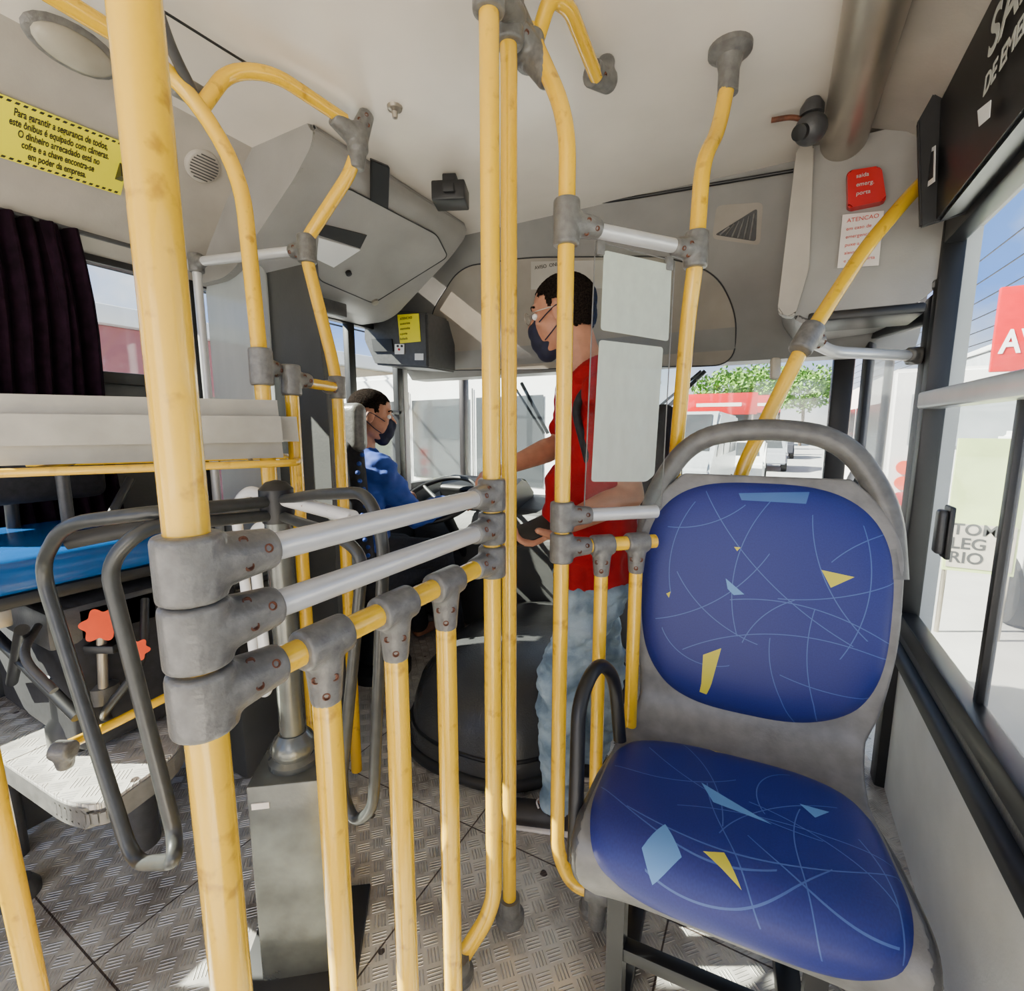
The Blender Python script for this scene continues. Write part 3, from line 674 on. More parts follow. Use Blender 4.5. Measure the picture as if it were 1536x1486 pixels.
pl=[V((-1.95,.95)),V((-1.42,.95)),zP(285,1075),zP(265,1130),zP(150,1212),zP(95,1200),zP(-40,1110),V((-1.95,.15))]
pl=smooth2(pl,.06)
prism('deck',[(p.x,p.y) for p in pl],'z',.448,.46,PLATE,plt)
cc=V((-1.45,.5)); pl2=[cc+(p-cc)*1.02 for p in pl]
prism('edge_skirt',[(p.x,p.y) for p in pl2],'z',.405,.453,SHELL,plt,bev=.012)
tube('support',[(-1.60,.60,.0),(-1.60,.60,.41)],.045,SHELLD,plt); tube('support',[(-1.88,.40,.0),(-1.88,.40,.41)],.03,SHELLD,plt)
tube('hinge_bar',[ond(95,1120,1.02),ond(150,1095,1.1),ond(250,1045,1.2)],.011,YEL,plt)
joint(plt,ond(95,1125,1.0),[V((0,0,-1))],axis=rt,h=.02,r=.02,al=.04,screws=False)
p0=ond(-10,1190,.80); p1=ond(60,1520,.86)
ep=thing('grab_pole',p1,'short slanted yellow pole at the cashier platform','handrail')
tube('post',[p0+(p0-p1)*.3,p1+(p1-p0)*.05],.018,YEL,ep)
cb=thing('floor_fixture',onz(30,1345,0.0),'small dark round cap on the floor','fitting'); lathe('cap',[(.05,0),(.05,.02),(.035,.045),(.0,.05)],onz(25,1345,0),SHELLD,cb)
fcv=thing('floor_fuse_box',(-1.7,1.0,0),'low dark equipment box on the floor by the partition','box')
boxc('body',(-1.72,.98,.36),(.34,.16,.70),COVED,fcv,bev=.015); boxc('lid',(-1.72,.98,.72),(.35,.17,.02),SHELLD,fcv,bev=.006)

# left wall : curtain, sign, lamp, speaker
bm=bmesh.new(); G=[]
NYc,NZc=110,12
for i in range(NYc+1):
    for_y=.40+.37*i/NYc; G.append([bm.verts.new((-1.885+.020*math.sin(i*.50+.1*math.sin(j))+.008*math.sin(i*.23+j*.2),for_y+.008*math.sin(j*.8)-(.03*(j/NZc)**2 if i>80 else 0),.66+1.17*j/NZc)) for j in range(NZc+1)])
for i in range(NYc):
    for j in range(NZc): bm.faces.new((G[i][j],G[i+1][j],G[i+1][j+1],G[i][j+1]))
cu=fin(bm,'curtain',CURT,label='dark purple pleated curtain hanging over the side window',category='curtain'); cu.modifiers.new('s','SOLIDIFY').thickness=.003
tube('curtain_rod',[(-1.90,-.9,1.835),(-1.90,.95,1.835)],.008,SHELLD,label='thin dark curtain rod above the side window',category='rod')
cn=V((.70,0,-.715)).normalized(); cpnt=V((-1.72,0,2.02))+cn*.014
pL=onp(0,236,cpnt,cn); pR=onp(181,293,cpnt,cn); pT=onp(173,209,cpnt,cn)
xd=(pR-pL).normalized(); yd=cn.cross(xd); yd=yd if yd.z>0 else -yd
o0=pR.copy(); hgt=abs((pT-pR).dot(yd)); wid=(pR-pL).length*1.35
sgp=[o0-xd*wid,o0,o0+yd*hgt,o0-xd*wid+yd*hgt]
sg=thing('warning_sign',o0,'yellow adhesive notice with black Portuguese text on the ceiling cove','sign')
plate('sign_panel',sgp,.003,YSIGN,sg)
nh=int(wid/.015)
for vv in (.02,.94):
    bm=bmesh.new()
    for k in range(nh):
        q=o0-xd*(wid-.015*k)+yd*hgt*vv+cn*.0006
        bm.faces.new([bm.verts.new(p) for p in (q,q+xd*.008,q+xd*.011+yd*hgt*.04,q+xd*.003+yd*hgt*.04)])
    fin(bm,'hazard_border',BLKT,sg,smooth=False)
lines=['Para garantir a segurança de todos,','este ônibus é equipado com câmeras.','O dinheiro arrecadado está no','cofre e a chave encontra-se','em poder da empresa.']
tx0=onp(4,200,cpnt,cn); tx1=onp(166,250,cpnt,cn); tw=(tx1-tx0).dot(xd); tcn=((tx0+tx1)/2-o0).dot(xd)
for i,l in enumerate(lines):
    sz=hgt*.170
    text('lettering',l,o0+xd*tcn+yd*hgt*(.765-.160*i)+cn*.001,xd,yd,sz,BLKT,sg,'CENTER',bold=.0005,sx=tw/(sz*.47*35))
box('sign_camera_icon',o0-xd*.022+yd*hgt*.28,o0-xd*.003+yd*hgt*.62+cn*.003,BLK,sg,bev=0)
c0=onz(112,76,2.09)
lp=thing('ceiling_lamp',c0,'oval ribbed courtesy lamp on the ceiling cove','lamp')
bm=bmesh.new(); ell_bm(bm,c0,(.038,.075,.018),Matrix.Rotation(-.75,3,'Y')); fin(bm,'lens',BEIGE,lp)
bm=bmesh.new(); ell_bm(bm,c0+V((-.004,0,.008)),(.048,.09,.013),Matrix.Rotation(-.75,3,'Y')); fin(bm,'housing',FIT,lp)
c0=onp(305,250,cpnt,cn)
spk=thing('loudspeaker_grille',c0,'round slotted grey loudspeaker grille on the cove','loudspeaker')
bm=bmesh.new(); lathe_bm(bm,[(.0,.004),(.045,.004),(.05,.0),(.052,-.01)],c0+cn*.002,cn,28); fin(bm,'grille',COVE,spk)
bm=bmesh.new()
u1=V((0,1,0)); u2=cn.cross(u1)
for k in range(-4,5):
    hw_=math.sqrt(max(0,.042**2-(k*.009)**2)); q=c0+cn*.0075+u2*k*.009
    vs=[bm.verts.new(q+u1*s1*hw_+u2*s2*.002) for s1,s2 in ((-1,-1),(1,-1),(1,1),(-1,1))]; bm.faces.new(vs)
fin(bm,'slots',SHELLD,spk,smooth=False)

# ---- driver partition, bin
pt=thing('driver_partition',(-1.66,1.15,0),'dark grey panel and scratched clear sheet behind the driver seat','partition')
pr=[ony(392,385,1.15),ony(468,392,1.15),ony(497,560,1.15),ony(500,770,1.15)]
xr=pr[3].x; xl=ony(398,500,1.15).x
plate('panel',[V((xl,1.15,.1)),V((xr,1.15,.1)),V((xr,1.15,1.3)),V((pr[1].x,1.15,pr[1].z)),V((xl,1.15,pr[1].z))],.025,COVED,pt,bev=.004)
xl2=ony(314,500,1.13).x; xl3=ony(404,500,1.13).x; zt_=ony(360,400,1.13).z
sp2=smooth2([V((xl2,1.13,.62)),V((xl3,1.13,.62)),V((xl3,1.13,zt_-.03)),V((xl3-.05,1.13,zt_)),V((xl2+.04,1.13,zt_)),V((xl2,1.13,zt_-.05))],.05)
plate('clear_sheet',sp2,.006,ACRD,pt)
bn=thing('overhead_bin',(-1.6,1.5,2.0),'large grey moulded overhead compartment above the driver','compartment')
bp=[(-1.97,2.16),(-1.27,2.15),(-1.28,2.09),(-1.36,2.02),(-1.70,1.80),(-1.78,1.775),(-1.97,1.775)]
bp=smooth2([V(p) for p in bp],.035)
BINM=mat('bin_grey',(.30,.288,.27),.38,0,.08,5,.06,200)
prism('housing',[(p.x,p.y) for p in bp],'y',1.10,1.92,BINM,bn,bev=.012)
fn=V((.535,0,-.845)).normalized() ; fp=V((-1.36,0,2.02))+fn*.006
doorp=[onp(518,280,fp,fn),onp(655,352,fp,fn),onp(672,385,fp,fn),onp(560,455,fp,fn),onp(478,420,fp,fn),onp(470,340,fp,fn)]
ds_=smooth2(doorp,.03)
plate('door',ds_,.012,BINM,bn,bev=.002)
tube('door_gasket',ds_+[ds_[0]],.0025,BLK,bn,bend=.001)
rc=[onp(482,335,fp,fn),onp(550,352,fp,fn),onp(540,372,fp,fn),onp(478,352,fp,fn)]
plate('reading_lamp_recess',[p+fn*.003 for p in rc],.012,BLK,bn); rc2=[onp(478,356,fp,fn),onp(540,374,fp,fn),onp(500,400,fp,fn),onp(475,388,fp,fn)]
plate('lamp_lens',[p+fn*.004 for p in rc2],.01,WHITE,bn)
lathe('latch',[(.012,0),(.012,.012),(.0,.014)],onp(522,408,fp,fn),BLK,bn,axis=fn); lathe('latch',[(.016,0),(.016,.01),(.0,.012)],onp(562,452,fp,fn),STEEL,bn,axis=fn)
vp=[onp(556,238,fp,fn),onp(584,250,fp,fn),onp(582,312,fp,fn),onp(556,300,fp,fn)]
plate('air_vent',[p+fn*.005 for p in vp],.012,BLK,bn,bev=.002)
boxc('radio_slot',onp(495,450,fp,fn)+V((0,0,-.03)),(.03,.16,.06),SHELLD,bn,bev=.006)
c0=ond(676,298,1.74)
bb=thing('black_box',c0,'small black electronic box fixed to the ceiling','device')
boxc('body',c0+V((0,0,.01)),(.12,.10,.065),BLK,bb,R=frame((.9,.4,0)),bev=.006)
boxc('lens',c0+V((.03,-.055,.01)),(.04,.01,.03),RUB,bb,R=frame((.9,.4,0)),bev=.004); boxc('mount',c0+V((0,0,.055)),(.05,.05,.04),BLK,bb,R=frame((.9,.4,0)),bev=.004)
scw=thing('ceiling_hook',onz(590,162,CE),'small chrome ceiling fixture','fixture'); lathe('body',[(.022,0),(.020,-.008),(.009,-.014),(.007,-.03),(0,-.033)],onz(592,160,CE),STEEL,scw)

# ---- front overhead panel details
on_=V((0,-.905,-.425)).normalized(); op=V((0,2.205,1.82))+on_*.004
def FPn(px,py): return onp(px,py,op,on_)
rp_=[FPn(*q) for q in ((648,556),(645,470),(690,400),(790,386),(1000,384),(1075,410),(1105,470),(1102,548))]
hp=thing('destination_box_cover',FPn(880,470),'beige padded access cover with black gasket on the front liner','panel')
sr=smooth2(rp_,.10,8); plate('cover',sr,.04,PANELL,hp,bev=.003); tube('gasket',sr+[sr[0]],.003,RUB,hp,bend=.001)
tube('trim_9',[ony(560,330,2.02),ony(705,327,2.025),ony(935,299,2.03),ony(1190,256,2.03)],.006,BLK,bend=.1)['kind']='structure'
nt_=[FPn(797,392),FPn(905,390),FPn(905,432),FPn(797,434)]
ntc=thing('notice_sheet',FPn(850,410),'pale paper notice taped on the front cover','notice'); plate('sheet',[p+on_*.004 for p in nt_],.001,COVE,ntc)
text('lettering','AVISO  ONIBUS',FPn(803,404)+on_*.006,V((1,0,0)),FPn(850,390)-FPn(850,420),.022,BLKT,ntc)
tv=thing('triangular_vent',FPn(1105,335),'triangular dark louvred vent in the front liner','vent')
tp=smooth2([FPn(1068,358),FPn(1075,308),FPn(1145,303),FPn(1140,368)],.02); plate('frame',tp,.03,PANELL,tv)
ti=smooth2([FPn(1072,352),FPn(1136,312),FPn(1134,362)],.012); plate('recess',[p+on_*.002 for p in ti],.004,BLK,tv)
bm=bmesh.new()
for k in range(6):
    q0=FPn(1080+k*9,352+k*1.5); q1=FPn(1094+k*7.5,352-12-k*4)
    tube_bm(bm,[q0+on_*.003,q1+on_*.003],.0035,6)
fin(bm,'louvres',FIT,tv)
lc_=thing('switch_console',(-1.75,2.0,1.7),'grey switch console with buttons and a yellow sticker by the windscreen','console')
yc=2.02
cp_=[ony(545,462,yc),ony(640,468,yc),ony(642,552,yc),ony(562,547,yc),ony(545,510,yc)]
plate('body',cp_,.25,SHELLD,lc_,bev=.01)
plate('sticker',[ony(596,472,yc-.004),ony(628,470,yc-.004),ony(631,512,yc-.004),ony(600,515,yc-.004)],.001,YSIGN,lc_)
for r_,l in enumerate(['ATENCAO','motorista','mantenha','a porta','fechada']): text('lettering',l,ony(600,480+r_*7.5,yc-.006),V((1,0,0)),Z,.017,BLKT,lc_)
plate('radio',[ony(557,508,yc-.01),ony(587,508,yc-.01),ony(589,527,yc-.01),ony(560,527,yc-.01)],.01,BLK,lc_)
plate('switch_plate',[ony(592,516,yc-.006),ony(606,516,yc-.006),ony(606,531,yc-.006),ony(592,531,yc-.006)],.004,WHITE,lc_)
lathe('button',[(.006,0),(.006,.005),(0,.006)],ony(599,524,yc-.006),RED,lc_,axis=(0,-1,0),seg=12)
for k in range(2): lathe('button',[(.006,0),(.006,.005),(0,.006)],ony(597+k*6,519,yc-.006),BLK,lc_,axis=(0,-1,0),seg=12)
plate('sticker',[ony(622,530,yc-.004),ony(635,530,yc-.004),ony(635,540,yc-.004),ony(622,540,yc-.004)],.001,WHITE,lc_)
# ---- door mechanism housing
hb_=thing('door_mechanism_cover',(.2,1.95,1.85),'grey moulded cover above the entrance door','cover')
hpz=[(.0,2.12),(.40,2.12),(.40,1.66),(.33,1.60),(.05,1.58),(-.01,1.66)]
prism('housing',[(p.x,p.y) for p in smooth2([V(p) for p in hpz],.04)],'y',1.90,2.5,BINM,hb_,bev=.015)
prism('side_trim',[(p.x,p.y) for p in smooth2([V((-.02,1.62)),V((.03,1.60)),V((.06,1.75)),V((.045,2.12)),V((.0,2.12))],.02)],'y',1.87,1.92,COVE,hb_,bev=.006)
boxc('lower_tray',(.22,2.0,1.60),(.30,.22,.03),BLK,hb_,bev=.008)
yd_=1.895
em=thing('emergency_release',ony(1298,280,yd_),'red plastic emergency door release cover','emergency device')
plate('cover',smooth2([ony(1271,256,yd_-.03),ony(1322,248,yd_-.03),ony(1330,300,yd_-.03),ony(1272,312,yd_-.03)],.012),.035,RED,em,bev=.006)
for r_,l in enumerate(['saida','emerg.','porta']): text('lettering',l,ony(1284,267+r_*13,yd_-.034),V((1,-.0,0)),Z,.016,GRT,em)
nn_=thing('safety_notice',ony(1292,360,yd_),'white paper notice with red and grey print','notice')
plate('sheet',[ony(1264,322,yd_-.004),ony(1326,316,yd_-.004),ony(1318,398,yd_-.004),ony(1256,402,yd_-.004)],.001,PAPER,nn_)
for r_,l in enumerate(['ATENCAO','em caso de','emergencia','puxe a','alavanca','e abra a porta']): text('lettering',l,ony(1270-r_*1,334+r_*12,yd_-.006),V((1,0,0)),Z,.017 if r_==0 else .014,REDT,nn_)
c0=V((.03,1.70,2.075))
sc=thing('security_camera',c0,'small dark dome security camera under the ceiling','camera')
bm=bmesh.new(); ell_bm(bm,c0,(.042,.042,.040)); fin(bm,'dome',SHELLD,sc)
lathe('lens',[(.020,0),(.020,.02),(.0,.022)],c0+V((-.02,-.028,-.015)),BLK,sc,axis=(-.4,-.8,-.4)); lathe('bracket',[(.03,0),(.03,.02),(.018,.04),(0,.04)],c0+Z*.036,SHELLD,sc)
tube('cable',[c0+V((-.10,0,.05)),c0+V((-.05,0,.045)),c0+V((-.02,0,.03))],.007,RUST,sc)
tube('ceiling_duct',[(.125,YB,2.12),(.125,1.95,2.12)],.062,STEEL,seg=32,label='brushed metal tubular duct along the ceiling corner',category='duct')
dbx=thing('black_display_box',(.36,1.3,1.95),'long black housing above the side window with pale lettering','housing')
prism('housing',[(.31,2.07),(.42,2.09),(.42,1.80),(.33,1.77)],'y',.55,1.70,BLK,dbx,bev=.008)
prism('end_plate',[(.27,2.03),(.31,2.12),(.40,2.09),(.40,1.79),(.30,1.77)],'y',1.70,1.72,RUB,dbx,bev=.004)
plate('sticker',[onx(1388,228,.305),onx(1403,218,.305),onx(1402,272,.305),onx(1386,284,.305)],.001,WHT,dbx)
plate('sticker_inner',[onx(1391,232,.304),onx(1400,226,.304),onx(1399,266,.304),onx(1389,274,.304)],.001,BLKT,dbx)
text('lettering','SAIDA',onx(1480,92,.309),V((0,-1,0)),Z,.11,GRT,dbx,sx=1.1,bold=.0015); text('lettering','DE EMERGENCIA',onx(1474,146,.309),V((0,-1,0)),Z,.05,GRT,dbx,bold=.001)
plate('sticker',[onx(1466,166,.309),onx(1486,150,.309),onx(1484,176,.309),onx(1468,190,.309)],.001,WHT,dbx)
c0=onx(1410,797,WR-.045); wl=thing('window_latch',c0,'grey plastic sliding window latch','latch'); boxc('latch_body',c0,(.02,.035,.11),SHELLD,wl,bev=.008,seg=3)
boxc('latch_plate',c0+V((.014,0,0)),(.012,.05,.13),BLK,wl,bev=.004)
dh=thing('door_handrail',(.33,2.2,1.0),'curved pale handrail fixed on the folding door leaf','handrail')
tube('bar',[(.37,2.10,.86),(.31,2.13,.95),(.26,2.26,1.02),(.29,2.32,1.08)],.012,CHIP,dh)

# ---- acrylic sheet beside P3
an=V((PR-P3).normalized()).cross(Z).normalized(); ap=P3+(PR-P3)*.1
AC=lambda px,py: onp(px,py,ap,an)
ac=thing('protective_screen',AC(945,560),'clear acrylic screen with frosted paper sheets hanging from silver rail','screen')
cs=[AC(893,362),AC(1012,392),AC(992,760),AC(876,770)]
plate('clear_sheet',cs,.003,ACR,ac); tube('sheet_edge',cs+[cs[0]],.0014,FIT,ac,bend=.002,seg=8)
fr=(CAM-AC(945,560)).dot(an); fo=an*(.004 if fr>0 else -.004)
plate('frosted_sheet',[p+fo for p in smooth2([AC(905,376),AC(1006,398),AC(1001,512),AC(900,495)],.008)],.002,ACRW,ac)
plate('frosted_sheet',[p+fo for p in smooth2([AC(898,510),AC(993,521),AC(980,712),AC(968,722),AC(886,722)],.008)],.002,ACRW,ac)
for px in (900,1003): boxc('clip',AC(px,372 if px<950 else 396),(.012,.02,.03),FIT,ac,R=frame(an),bev=.003)

# ================================================================= ENGINE COVER, DASH, DRIVER
ec=thing('engine_cover',(-.93,1.86,0),'large dark grey domed engine cover beside the driver','engine cover')
bm=bmesh.new(); cx,cy_=-.93,1.86; rings=[]
pf=[(1.0,0),(1.0,.05),(.97,.09),(.95,.16),(.90,.235),(.80,.29),(.6,.325),(.3,.345),(.0,.35)]
for r,h in pf:
    ring=[]
    for k in range(64):
        a=2*math.pi*k/64; c_=math.cos(a); s_=math.sin(a)
        ring.append(bm.verts.new((cx+math.copysign(abs(c_)**.75,c_)*.40*max(r,.001),cy_+math.copysign(abs(s_)**.75,s_)*.60*max(r,.001),h)))
    rings.append(ring)
for i in range(len(rings)-1):
    for k in range(64): bm.faces.new((rings[i][k],rings[i][(k+1)%64],rings[i+1][(k+1)%64],rings[i+1][k]))
fin(bm,'cover',mat('engine_cover_vinyl',(.050,.051,.052),.22,0,.1,6,.15,180),ec,ang=70)
def ering(k,z): return [V((cx+math.copysign(abs(math.cos(a))**.75,math.cos(a))*.40*k,cy_+math.copysign(abs(math.sin(a))**.75,math.sin(a))*.60*k,z)) for a in [2*math.pi*i/64 for i in range(64)]]
tube('edge_trim',ering(1.01,.03),.02,RUB,ec,closed=True); tube('seam',ering(.965,.10),.008,BLK,ec,closed=True)
tube('handle',[ond(672,985,2.0),ond(672,1010,2.0)],.010,STEEL,ec)
db_=thing('dashboard',(-1.3,2.6,0),'dark grey dashboard below the windscreen','dashboard')
dp=[(2.32,.35),(2.28,.62),(2.36,.78),(2.60,.84),(2.88,.80),(2.88,.0),(2.40,.0)]
prism('body',[(p.x,p.y) for p in smooth2([V(p) for p in dp],.05)],'x',-1.93,-.75,COVED,db_,bev=.01)
prism('front_shelf',[(p.x,p.y) for p in smooth2([V(p) for p in [(2.55,.0),(2.55,.60),(2.65,.68),(2.89,.70),(2.89,0)]],.03)],'x',-.75,.28,PANEL,db_,bev=.01)
prism('instrument_binnacle',[(p.x,p.y) for p in smooth2([V(p) for p in [(2.34,.76),(2.30,.90),(2.45,.96),(2.6,.84)]],.03)],'x',-1.75,-1.25,BLK,db_,bev=.01)
swc=V((-1.58,2.08,.86))
sw=thing('steering_wheel',swc,'large black bus steering wheel','steering wheel')
swn=V((0,-.45,.9)).normalized(); su=V((1,0,0)); sv=swn.cross(su)
tube('rim',[swc+(su*math.cos(a)+sv*math.sin(a))*.215 for a in [2*math.pi*k/48 for k in range(48)]],.014,BLK,sw,closed=True)
for a in (0,2.1,4.2): tube('spoke',[swc-swn*.03,swc+(su*math.cos(a+.5)+sv*math.sin(a+.5))*.21],.010,SHELLD,sw)
lathe('hub',[(.0,-.06),(.05,-.06),(.055,-.02),(.04,-.01),(0,-.005)],swc,BLK,sw,axis=swn); tube('steering_column',[swc-swn*.05,swc+V((0,.24,-.36))],.03,BLK,sw)
DX=V((-.165,.16,.005))
ds=thing('driver_seat',V((-1.725,1.56,0)),'dark fabric driver seat with pale headrest','seat')
bm=bmesh.new(); box_bm(bm,V((-1.56,1.31,.90))+DX,(.44,.10,.60),Matrix.Rotation(.08,3,'X'),.045,4); fin(bm,'backrest',DSEAT,ds)
bm=bmesh.new(); box_bm(bm,V((-1.44,1.29,1.24))+DX,(.26,.07,.20),None,.034,4); fin(bm,'headrest',FIT,ds)
bm=bmesh.new(); box_bm(bm,V((-1.56,1.56,.52))+DX,(.44,.48,.12),None,.045,4); fin(bm,'seat_base',DSEAT,ds)
lathe('pedestal',[(.16,0),(.16,.05),(.10,.08),(.10,.40),(.18,.47),(0,.47)],V((-1.71,1.72,0)),BLK,ds)
bead=bmesh.new()
for k in range(16): ell_bm(bead,V((-1.335,1.29+.02*math.sin(k),.66+.036*k))+DX,(.010,.010,.010),None,8)
fin(bead,'beaded_cover',BSHIRT,ds)

# ================================================================= PEOPLE
def head_prims(bm,c,f,u):
    s=f.cross(u).normalized(); u=s.cross(f).normalized(); R=Matrix((f,s,u)).transposed()
    P=lambda a,b,d: c+f*a+s*b+u*d
    ell_bm(bm,P(-.012,0,.032),(.098,.078,.086),R)
    ell_bm(bm,P(.018,0,-.03),(.074,.064,.085),R)
    cap_bm(bm,P(.035,0,-.085),P(.062,0,-.098),.036,.022)
    cap_bm(bm,P(.0,.045,-.07),P(.05,.018,-.098),.022,.018); cap_bm(bm,P(.0,-.045,-.07),P(.05,-.018,-.098),.022,.018)
    cap_bm(bm,P(.078,0,.018),P(.104,0,-.022),.009,.014); ell_bm(bm,P(.095,.010,-.026),(.010,.009,.007),R,10); ell_bm(bm,P(.095,-.010,-.026),(.010,.009,.007),R,10)
    cap_bm(bm,P(.072,-.035,.028),P(.072,.035,.028),.014,.014)
    cap_bm(bm,P(.084,-.018,-.055),P(.084,.018,-.055),.010,.010,); cap_bm(bm,P(.081,-.014,-.067),P(.081,.014,-.067),.009,.009)
    for q in (-1,1):
        ell_bm(bm,P(-.008,q*.080,-.006),(.021,.008,.034),R,12); ell_bm(bm,P(.058,q*.04,-.02),(.02,.02,.018),R,10)
    cap_bm(bm,P(-.03,0,-.05),P(-.045,0,-.16),.056,.062)
    return P,R
def person_head_extras(par,c,f,u,glasses=True):
    s=f.cross(u).normalized(); u=s.cross(f).normalized(); R=Matrix((f,s,u)).transposed(); P=lambda a,b,d: c+f*a+s*b+u*d
    bm=bmesh.new(); ell_bm(bm,P(-.014,0,.035),(.1010,.0805,.0880),R,28); ell_bm(bm,P(-.043,0,-.008),(.066,.0745,.070),R)
    me=fuse(bm,.004,2)
    b2=bmesh.new(); b2.from_mesh(me)
    def inhair(v):
        j=.006*noise.noise(v.co*120)
        a=(v.co-c).dot(f)+j; d_=(v.co-c).dot(u)+j
        if a>.06: return d_>.070
        if a>.03: return d_>.052
        if a>.005: return d_>.012
        if a>-.03: return d_>.028
        return d_>-.055
    bmesh.ops.delete(b2,geom=[v for v in b2.verts if not inhair(v)],context='VERTS')
    for v in b2.verts: v.co+=(v.co-c).normalized()*.0025*noise.noise(v.co*260)
    fin(b2,'hair',HAIR,par,ang=180)
    bm=bmesh.new(); cap_bm(bm,P(.062,0,-.03),P(.072,0,-.07),.042,.04,side=s,k=1.0); cap_bm(bm,P(.03,0,-.07),P(.06,0,-.10),.054,.036); ell_bm(bm,P(.10,0,-.035),(.018,.02,.03),R)
    fin(fuse(bm,.005,5),'face_mask',MASK,par)
    for q in (-1,1): tube('mask_strap',[P(.06,q*.058,-.02),P(.02,q*.078,.0),P(-.015,q*.090,.014),P(-.028,q*.088,-.025),P(.02,q*.074,-.06),P(.05,q*.052,-.075)],.0020,MASK,par,bend=.015)
    for q in (-1,1):
        bm=bmesh.new(); ell_bm(bm,P(.077,q*.032,.004),(.011,.013,.010),R,12); fin(bm,'eye',WHITE,par)
        bm=bmesh.new(); ell_bm(bm,P(.086,q*.032,.004),(.004,.006,.006),R,10); fin(bm,'iris',BLK,par)
        tube('eyebrow',[P(.090,q*.014,.030),P(.086,q*.034,.035),P(.072,q*.052,.028)],.0035,HAIR,par,seg=8,bend=.01)
    if glasses:
        for q in (-1,1):
            cc=P(.104,q*.034,.002); tube('glasses_frame',[cc+s*math.cos(a)*.026+u*math.sin(a)*.018 for a in [2*math.pi*k/24 for k in range(24)]],.0016,STEEL,par,closed=True,seg=8)
            tube('glasses_frame',[cc+s*q*.026,P(.06,q*.078,.008),P(-.015,q*.084,.010)],.0016,STEEL,par,seg=8,bend=.01)
        tube('glasses_frame',[P(.106,-.009,.006),P(.106,.009,.006)],.0016,STEEL,par,seg=8)
def hand_prims(bm,w_,dirn,palm_n,curl=.6,mir=1,sc=1.0):
    d=V(dirn).normalized(); n_=V(palm_n); n_=(n_-d*n_.dot(d)).normalized(); s=d.cross(n_)*mir
    cap_bm(bm,w_,w_+d*.07*sc,.030*sc,.038*sc,side=s,k=.42)
    for i,(o_,L) in enumerate(((-.030,.068),(-.010,.078),(.010,.072),(.029,.058))):
        b=w_+d*.088*sc+s*o_*sc; a=curl; q=b
        for L_,r0,r1 in ((L*.45,.0095,.0085),(L*.32,.0085,.008),(L*.26,.008,.007)):
            dd_=(d*math.cos(a)+n_*math.sin(a)); e_=q+dd_*L_*sc; cap_bm(bm,q,e_,r0*sc,r1*sc,seg=10); q=e_; a+=curl
    t0=w_+d*.03*sc-s*.030*sc; t1=t0+(d*.6-s*.8+n_*.5).normalized()*.042*sc; t2=t1+(d*.8-s*.1+n_*.6).normalized()*.034*sc
    cap_bm(bm,t0,t1,.015*sc,.011*sc,seg=10); cap_bm(bm,t1,t2,.011*sc,.009*sc,seg=10)
D=ond
mf=V((-.95,-.13,-.14)).normalized()
man=thing('person',D(840,1225,1.52),'standing man in red T-shirt, jeans, mask and glasses holding phone','person')
man.location.z=0
hu=(Z+V((-.16,-.03,0))).normalized()
hc=D(843,472,1.50); neck=D(874,560,1.50); chest=D(888,625,1.50); belly=D(893,740,1.48); pel=D(888,850,1.48)
body=bmesh.new(); head_prims(body,hc,mf,hu)
fside=V((-.97,-.24,0)).normalized()
wid_=V((-.24,.97,0)).normalized()
wid_=(wid_+V((-.35,0,0))).normalized()
shN=chest-wid_*.165+Z*.06; shF=chest+wid_*.165+Z*.06
elN=D(945,742,1.36); wrN=D(838,790,1.27); elF=D(838,668,1.66); wrF=D(768,697,1.54)
hipN=pel-wid_*.09-Z*.04; hipF=pel+wid_*.09-Z*.04
knN=D(836,1020,1.44); anN=D(838,1180,1.49); knF=D(912,1010,1.60); anF=D(888,1140,1.72)
anN=V((anN.x,anN.y,.10)); anF=V((anF.x,anF.y,.10))
def torso(bm,e=0):
    cap_bm(bm,chest+Z*.02,belly,.160+e,.145+e,side=wid_,k=.66); cap_bm(bm,belly,pel,.145+e,.155+e,side=wid_,k=.74)
    cap_bm(bm,shN,shF,.058+e,.058+e); cap_bm(bm,chest+Z*.08,neck,.085+e,.055+e,side=wid_,k=.8)
    cap_bm(bm,belly+fside*.05+Z*.02,belly+fside*.05-Z*.06,.095+e,.095+e)
torso(body,-.008); cap_bm(body,neck-Z*.03,hc-Z*.04-mf*.03,.060,.054)
for a,b,c__ in ((shN,elN,wrN),(shF,elF,wrF)):
    cap_bm(body,a,b,.050,.040); cap_bm(body,b,b.lerp(c__,.3),.040,.042); cap_bm(body,b.lerp(c__,.3),c__,.042,.027)
for h_,k_,a_ in ((hipN,knN,anN),(hipF,knF,anF)):
    cap_bm(body,h_,k_,.072,.048); cap_bm(body,k_,a_,.048,.034); cap_bm(body,a_-Z*.04,a_+fside*.12-Z*.06,.034,.025)
hand_prims(body,wrN+(wrN-elN).normalized()*.01,(wrN-elN),V((0,0,1)),.55,1,1.0)
hand_prims(body,wrF+(wrF-elF).normalized()*.01,(wrF-elF),V((0,0,-1)),.6,1,1.0)
bo=fin(fuse(body,.0045,4),'body',SKIN,man,ang=180)
person_head_extras(man,hc,mf,hu)
b=bmesh.new(); torso(b,.012)
for a,c__ in ((shN,elN),(shF,elF)): cap_bm(b,a,a.lerp(c__,.62),.062,.060)
me=fuse(b,.007,6); b2=bmesh.new(); b2.from_mesh(me)
zc=pel.z-.03; bmesh.ops.delete(b2,geom=[v for v in b2.verts if v.co.z<zc-.02 or (v.co.z>neck.z-.005 and (v.co-neck).length<.095)],context='VERTS'); me=bpy.data.meshes.new('s'); b2.to_mesh(me); b2.free()
wrinkle(me,.014,11); fin(me,'shirt',SHIRT,man,ang=180)
